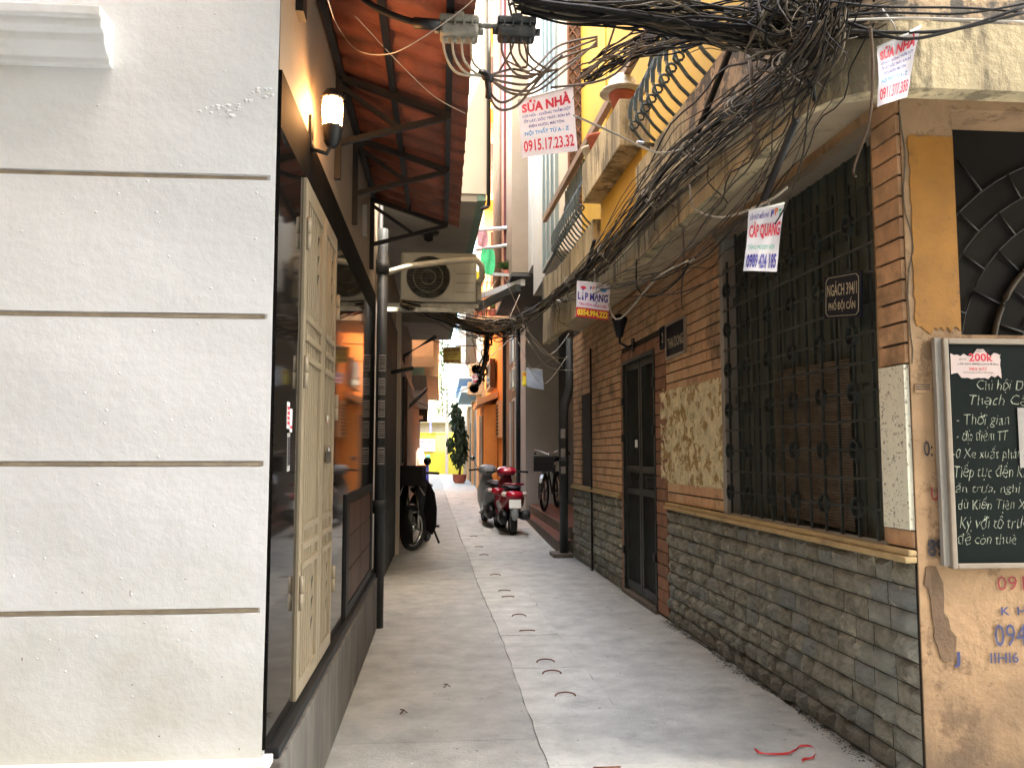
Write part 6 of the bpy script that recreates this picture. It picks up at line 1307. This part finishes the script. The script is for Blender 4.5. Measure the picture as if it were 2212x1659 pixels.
# ================================================================== PERSON (stooping, far left, mostly hidden)
def skin(name, pts, edges, rad, mat, parent, lvl=1):
    me = bpy.data.meshes.new(name); off = parent.location
    me.from_pydata([tuple(Vector(p) - off) for p in pts], edges, []); me.materials.append(mt[mat]); o = bpy.data.objects.new(name, me); C.objects.link(o); o.parent = parent
    m_ = o.modifiers.new('skin', 'SKIN'); m_.use_smooth_shade = True
    for v, r_ in zip(me.skin_vertices[0].data, rad): v.radius = (r_, r_) if not isinstance(r_, tuple) else r_
    me.skin_vertices[0].data[0].use_root = True
    s_ = o.modifiers.new('sub', 'SUBSURF'); s_.levels = s_.render_levels = lvl; return o
PB = Vector((-0.64, 25.0, gz(25)))
pe = root('person', PB, 'person in pale blue top and orange trousers stooping beyond the black motorbike', 'person')
q = lambda x, y, z: PB + Vector((x, y, z))
pts = [q(0, 0, .84), q(.02, 0, 1.0), q(-.05, 0, 1.18), q(-.16, -.02, 1.30), q(-.22, -.03, 1.38), q(-.27, -.04, 1.47),
       q(.02, -.09, .80), q(.01, -.10, .45), q(.06, -.10, .08), q(-.06, -.11, .04),
       q(.02, .09, .80), q(-.03, .10, .45), q(.02, .10, .08), q(-.10, .11, .04),
       q(-.13, -.16, 1.26), q(-.20, -.20, 1.02), q(-.36, -.18, .90), q(-.42, -.17, .88), q(-.13, .16, 1.26), q(-.22, .20, 1.02), q(-.38, .16, .92), q(-.44, .15, .90)]
ed = [(0, 1), (1, 2), (2, 3), (3, 4), (4, 5), (0, 6), (6, 7), (7, 8), (8, 9), (0, 10), (10, 11), (11, 12), (12, 13), (3, 14), (14, 15), (15, 16), (16, 17), (3, 18), (18, 19), (19, 20), (20, 21)]
rd = [.14, .13, .13, .13, .055, .095, .09, .065, .045, .04, .09, .065, .045, .04, .06, .045, .034, .03, .06, .045, .034, .03]
bd_ = skin('body', pts, ed, rd, 'skin', pe, 2)
skin('shirt', [q(0.01, 0, .92), q(.02, 0, 1.02), q(-.05, 0, 1.18), q(-.15, -.02, 1.29), q(-.13, -.16, 1.26), q(-.19, -.20, 1.08), q(-.13, .16, 1.26), q(-.21, .20, 1.08)], [(0, 1), (1, 2), (2, 3), (3, 4), (4, 5), (3, 6), (6, 7)], [.16, .155, .15, .145, .075, .065, .075, .065], 'shirt', pe)
skin('trousers', [q(0, 0, .88), q(.02, -.09, .78), q(.01, -.10, .45), q(.06, -.10, .12), q(.02, .09, .78), q(-.03, .10, .45), q(.02, .10, .12)], [(0, 1), (1, 2), (2, 3), (0, 4), (4, 5), (5, 6)], [.155, .11, .085, .065, .11, .085, .065], 'trousers', pe)
b = MB(); b.loft([(-.16, -.25, 1.50, .05, .05), (-.11, -.25, 1.51, .11, .115), (0, -.25, 1.52, .125, .125), (.09, -.25, 1.51, .10, .10), (.12, -.25, 1.50, .04, .04)], T=lambda v: PB + Vector((v[0], v[1] - .02, v[2]))); b.build('hair', 'hair', pe)
for k in range(2):
    b = MB(); hx = q(-.42 - .02 * k, -.17 + .32 * k, .88 + .02 * k)
    for j in range(4): b.tube([hx + Vector((0, -.03 + .02 * j, 0)), hx + Vector((-.05, -.03 + .02 * j, -.02)), hx + Vector((-.085, -.03 + .02 * j, -.05))], [.011, .009, .007], 6)
    b.tube([hx + Vector((0, .035, .01)), hx + Vector((-.04, .05, .0))], [.012, .008], 6); b.loft([(-.035, 0, 0, .03, .012), (.035, 0, 0, .03, .012)], T=lambda v: hx + Vector((v[0], v[1], v[2]))); b.build('hand', 'skin', pe)
# crates / bins beside
b = MB(); b.box(-.60, -.40, 27.0, 27.3, .95, 1.12); b.box(-.58, -.42, 27.0, 27.3, .2, .94); tag(b.build('crate', 'blue', bevel=.01), 'blue crate stack by the yellow wall behind the stooping person', 'crate')
b = MB(); b.box(-.50, -.38, 26.9, 27.2, 1.13, 1.28); tag(b.build('crate', 'greencloth', bevel=.01), 'small green tub on top of the blue crates', 'crate')

# ================================================================== LITTER
rib = [(1.38, 3.67), (1.39, 3.61), (1.48, 3.59), (1.55, 3.63), (1.60, 3.68), (1.65, 3.66), (1.60, 3.55), (1.54, 3.52), (1.52, 3.48)]
b = MB(); sm_ = smooth([Vector((x, y, .004)) for x, y in rib], 40)
for i in range(len(sm_) - 1):
    a = i * .5; wv = Vector((math.sin(a) * .003, .007 * abs(math.cos(a)) + .002, .006 * abs(math.sin(a)))); a2 = (i + 1) * .5; wv2 = Vector((math.sin(a2) * .003, .007 * abs(math.cos(a2)) + .002, .006 * abs(math.sin(a2))))
    b.add([sm_[i] - wv * .5 + Vector((0, 0, .004)), sm_[i] + wv + Vector((0, 0, .004)), sm_[i + 1] + wv2 + Vector((0, 0, .004)), sm_[i + 1] - wv2 * .5 + Vector((0, 0, .004))], [(0, 1, 2, 3)])
tag(b.build('ribbon', 'ribbon'), 'twisted red plastic ribbon lying on the concrete at bottom right', 'ribbon')
rr = random.Random(21); b = MB()
for k in range(150):
    x = rr.uniform(-.4, 1.75); y = rr.uniform(3.0, 12); s = rr.uniform(.003, .010); a = rr.uniform(0, 3.1)
    if abs(x - .68) < .02: continue
    b.add([(x + s * math.cos(a + q_), y + s * math.sin(a + q_) * rr.uniform(.4, 1), gz(y) + .009 + rr.uniform(0, .002)) for q_ in (0, 1.6, 3.1, 4.6)], [(0, 1, 2, 3)], rr.random())
tag(b.build('litter', 'litter'), 'tiny leaf scraps and grit scattered over the alley paving', 'litter', None, 'stuff')
rr = random.Random(22); b = MB()
for k in range(90):
    x = rr.uniform(-.4, 1.8); y = rr.uniform(3.0, 11); s = rr.uniform(.002, .008); a = rr.uniform(0, 3.1)
    b.add([(x + s * math.cos(a + q_), y + s * math.sin(a + q_) * rr.uniform(.4, 1), gz(y) + .009) for q_ in (0, 1.6, 3.1, 4.6)], [(0, 1, 2, 3)], rr.random())
tag(b.build('litter', 'plate'), 'pale paint flecks and paper specks on the alley paving', 'litter', None, 'stuff')
for (x, y) in ((0.02, 4.75), (-.2, 4.3)):
    b = MB(); b.tube([(x, y, .006), (x + .02, y + .03, .015), (x + .035, y + .01, .008)], .003, 5); b.tube([(x + .02, y + .03, .015), (x + .0, y + .05, .012)], .003, 5); tag(b.build('twig', 'litter'), 'small brown twig on the shaded paving, %s one' % ('right' if x > 0 else 'left'), 'twig')
# moss line at foot of the stone wall
rr = random.Random(4); b = MB()
for k in range(2600):
    u = rr.uniform(-.2, 3.1); p = rw(u, .012 + abs(rr.gauss(0, .02)) * (1 + .8 * math.sin(u * 5)), .0); s = rr.uniform(.003, .011); b.add([p + Vector((rr.uniform(-s, s), rr.uniform(-s, s), rr.uniform(.0, s))) for _ in range(3)], [(0, 1, 2)], rr.random())
tag(b.build('moss', 'joint'), 'dark moss and dirt along the foot of the stone wall', 'moss', None, 'stuff')
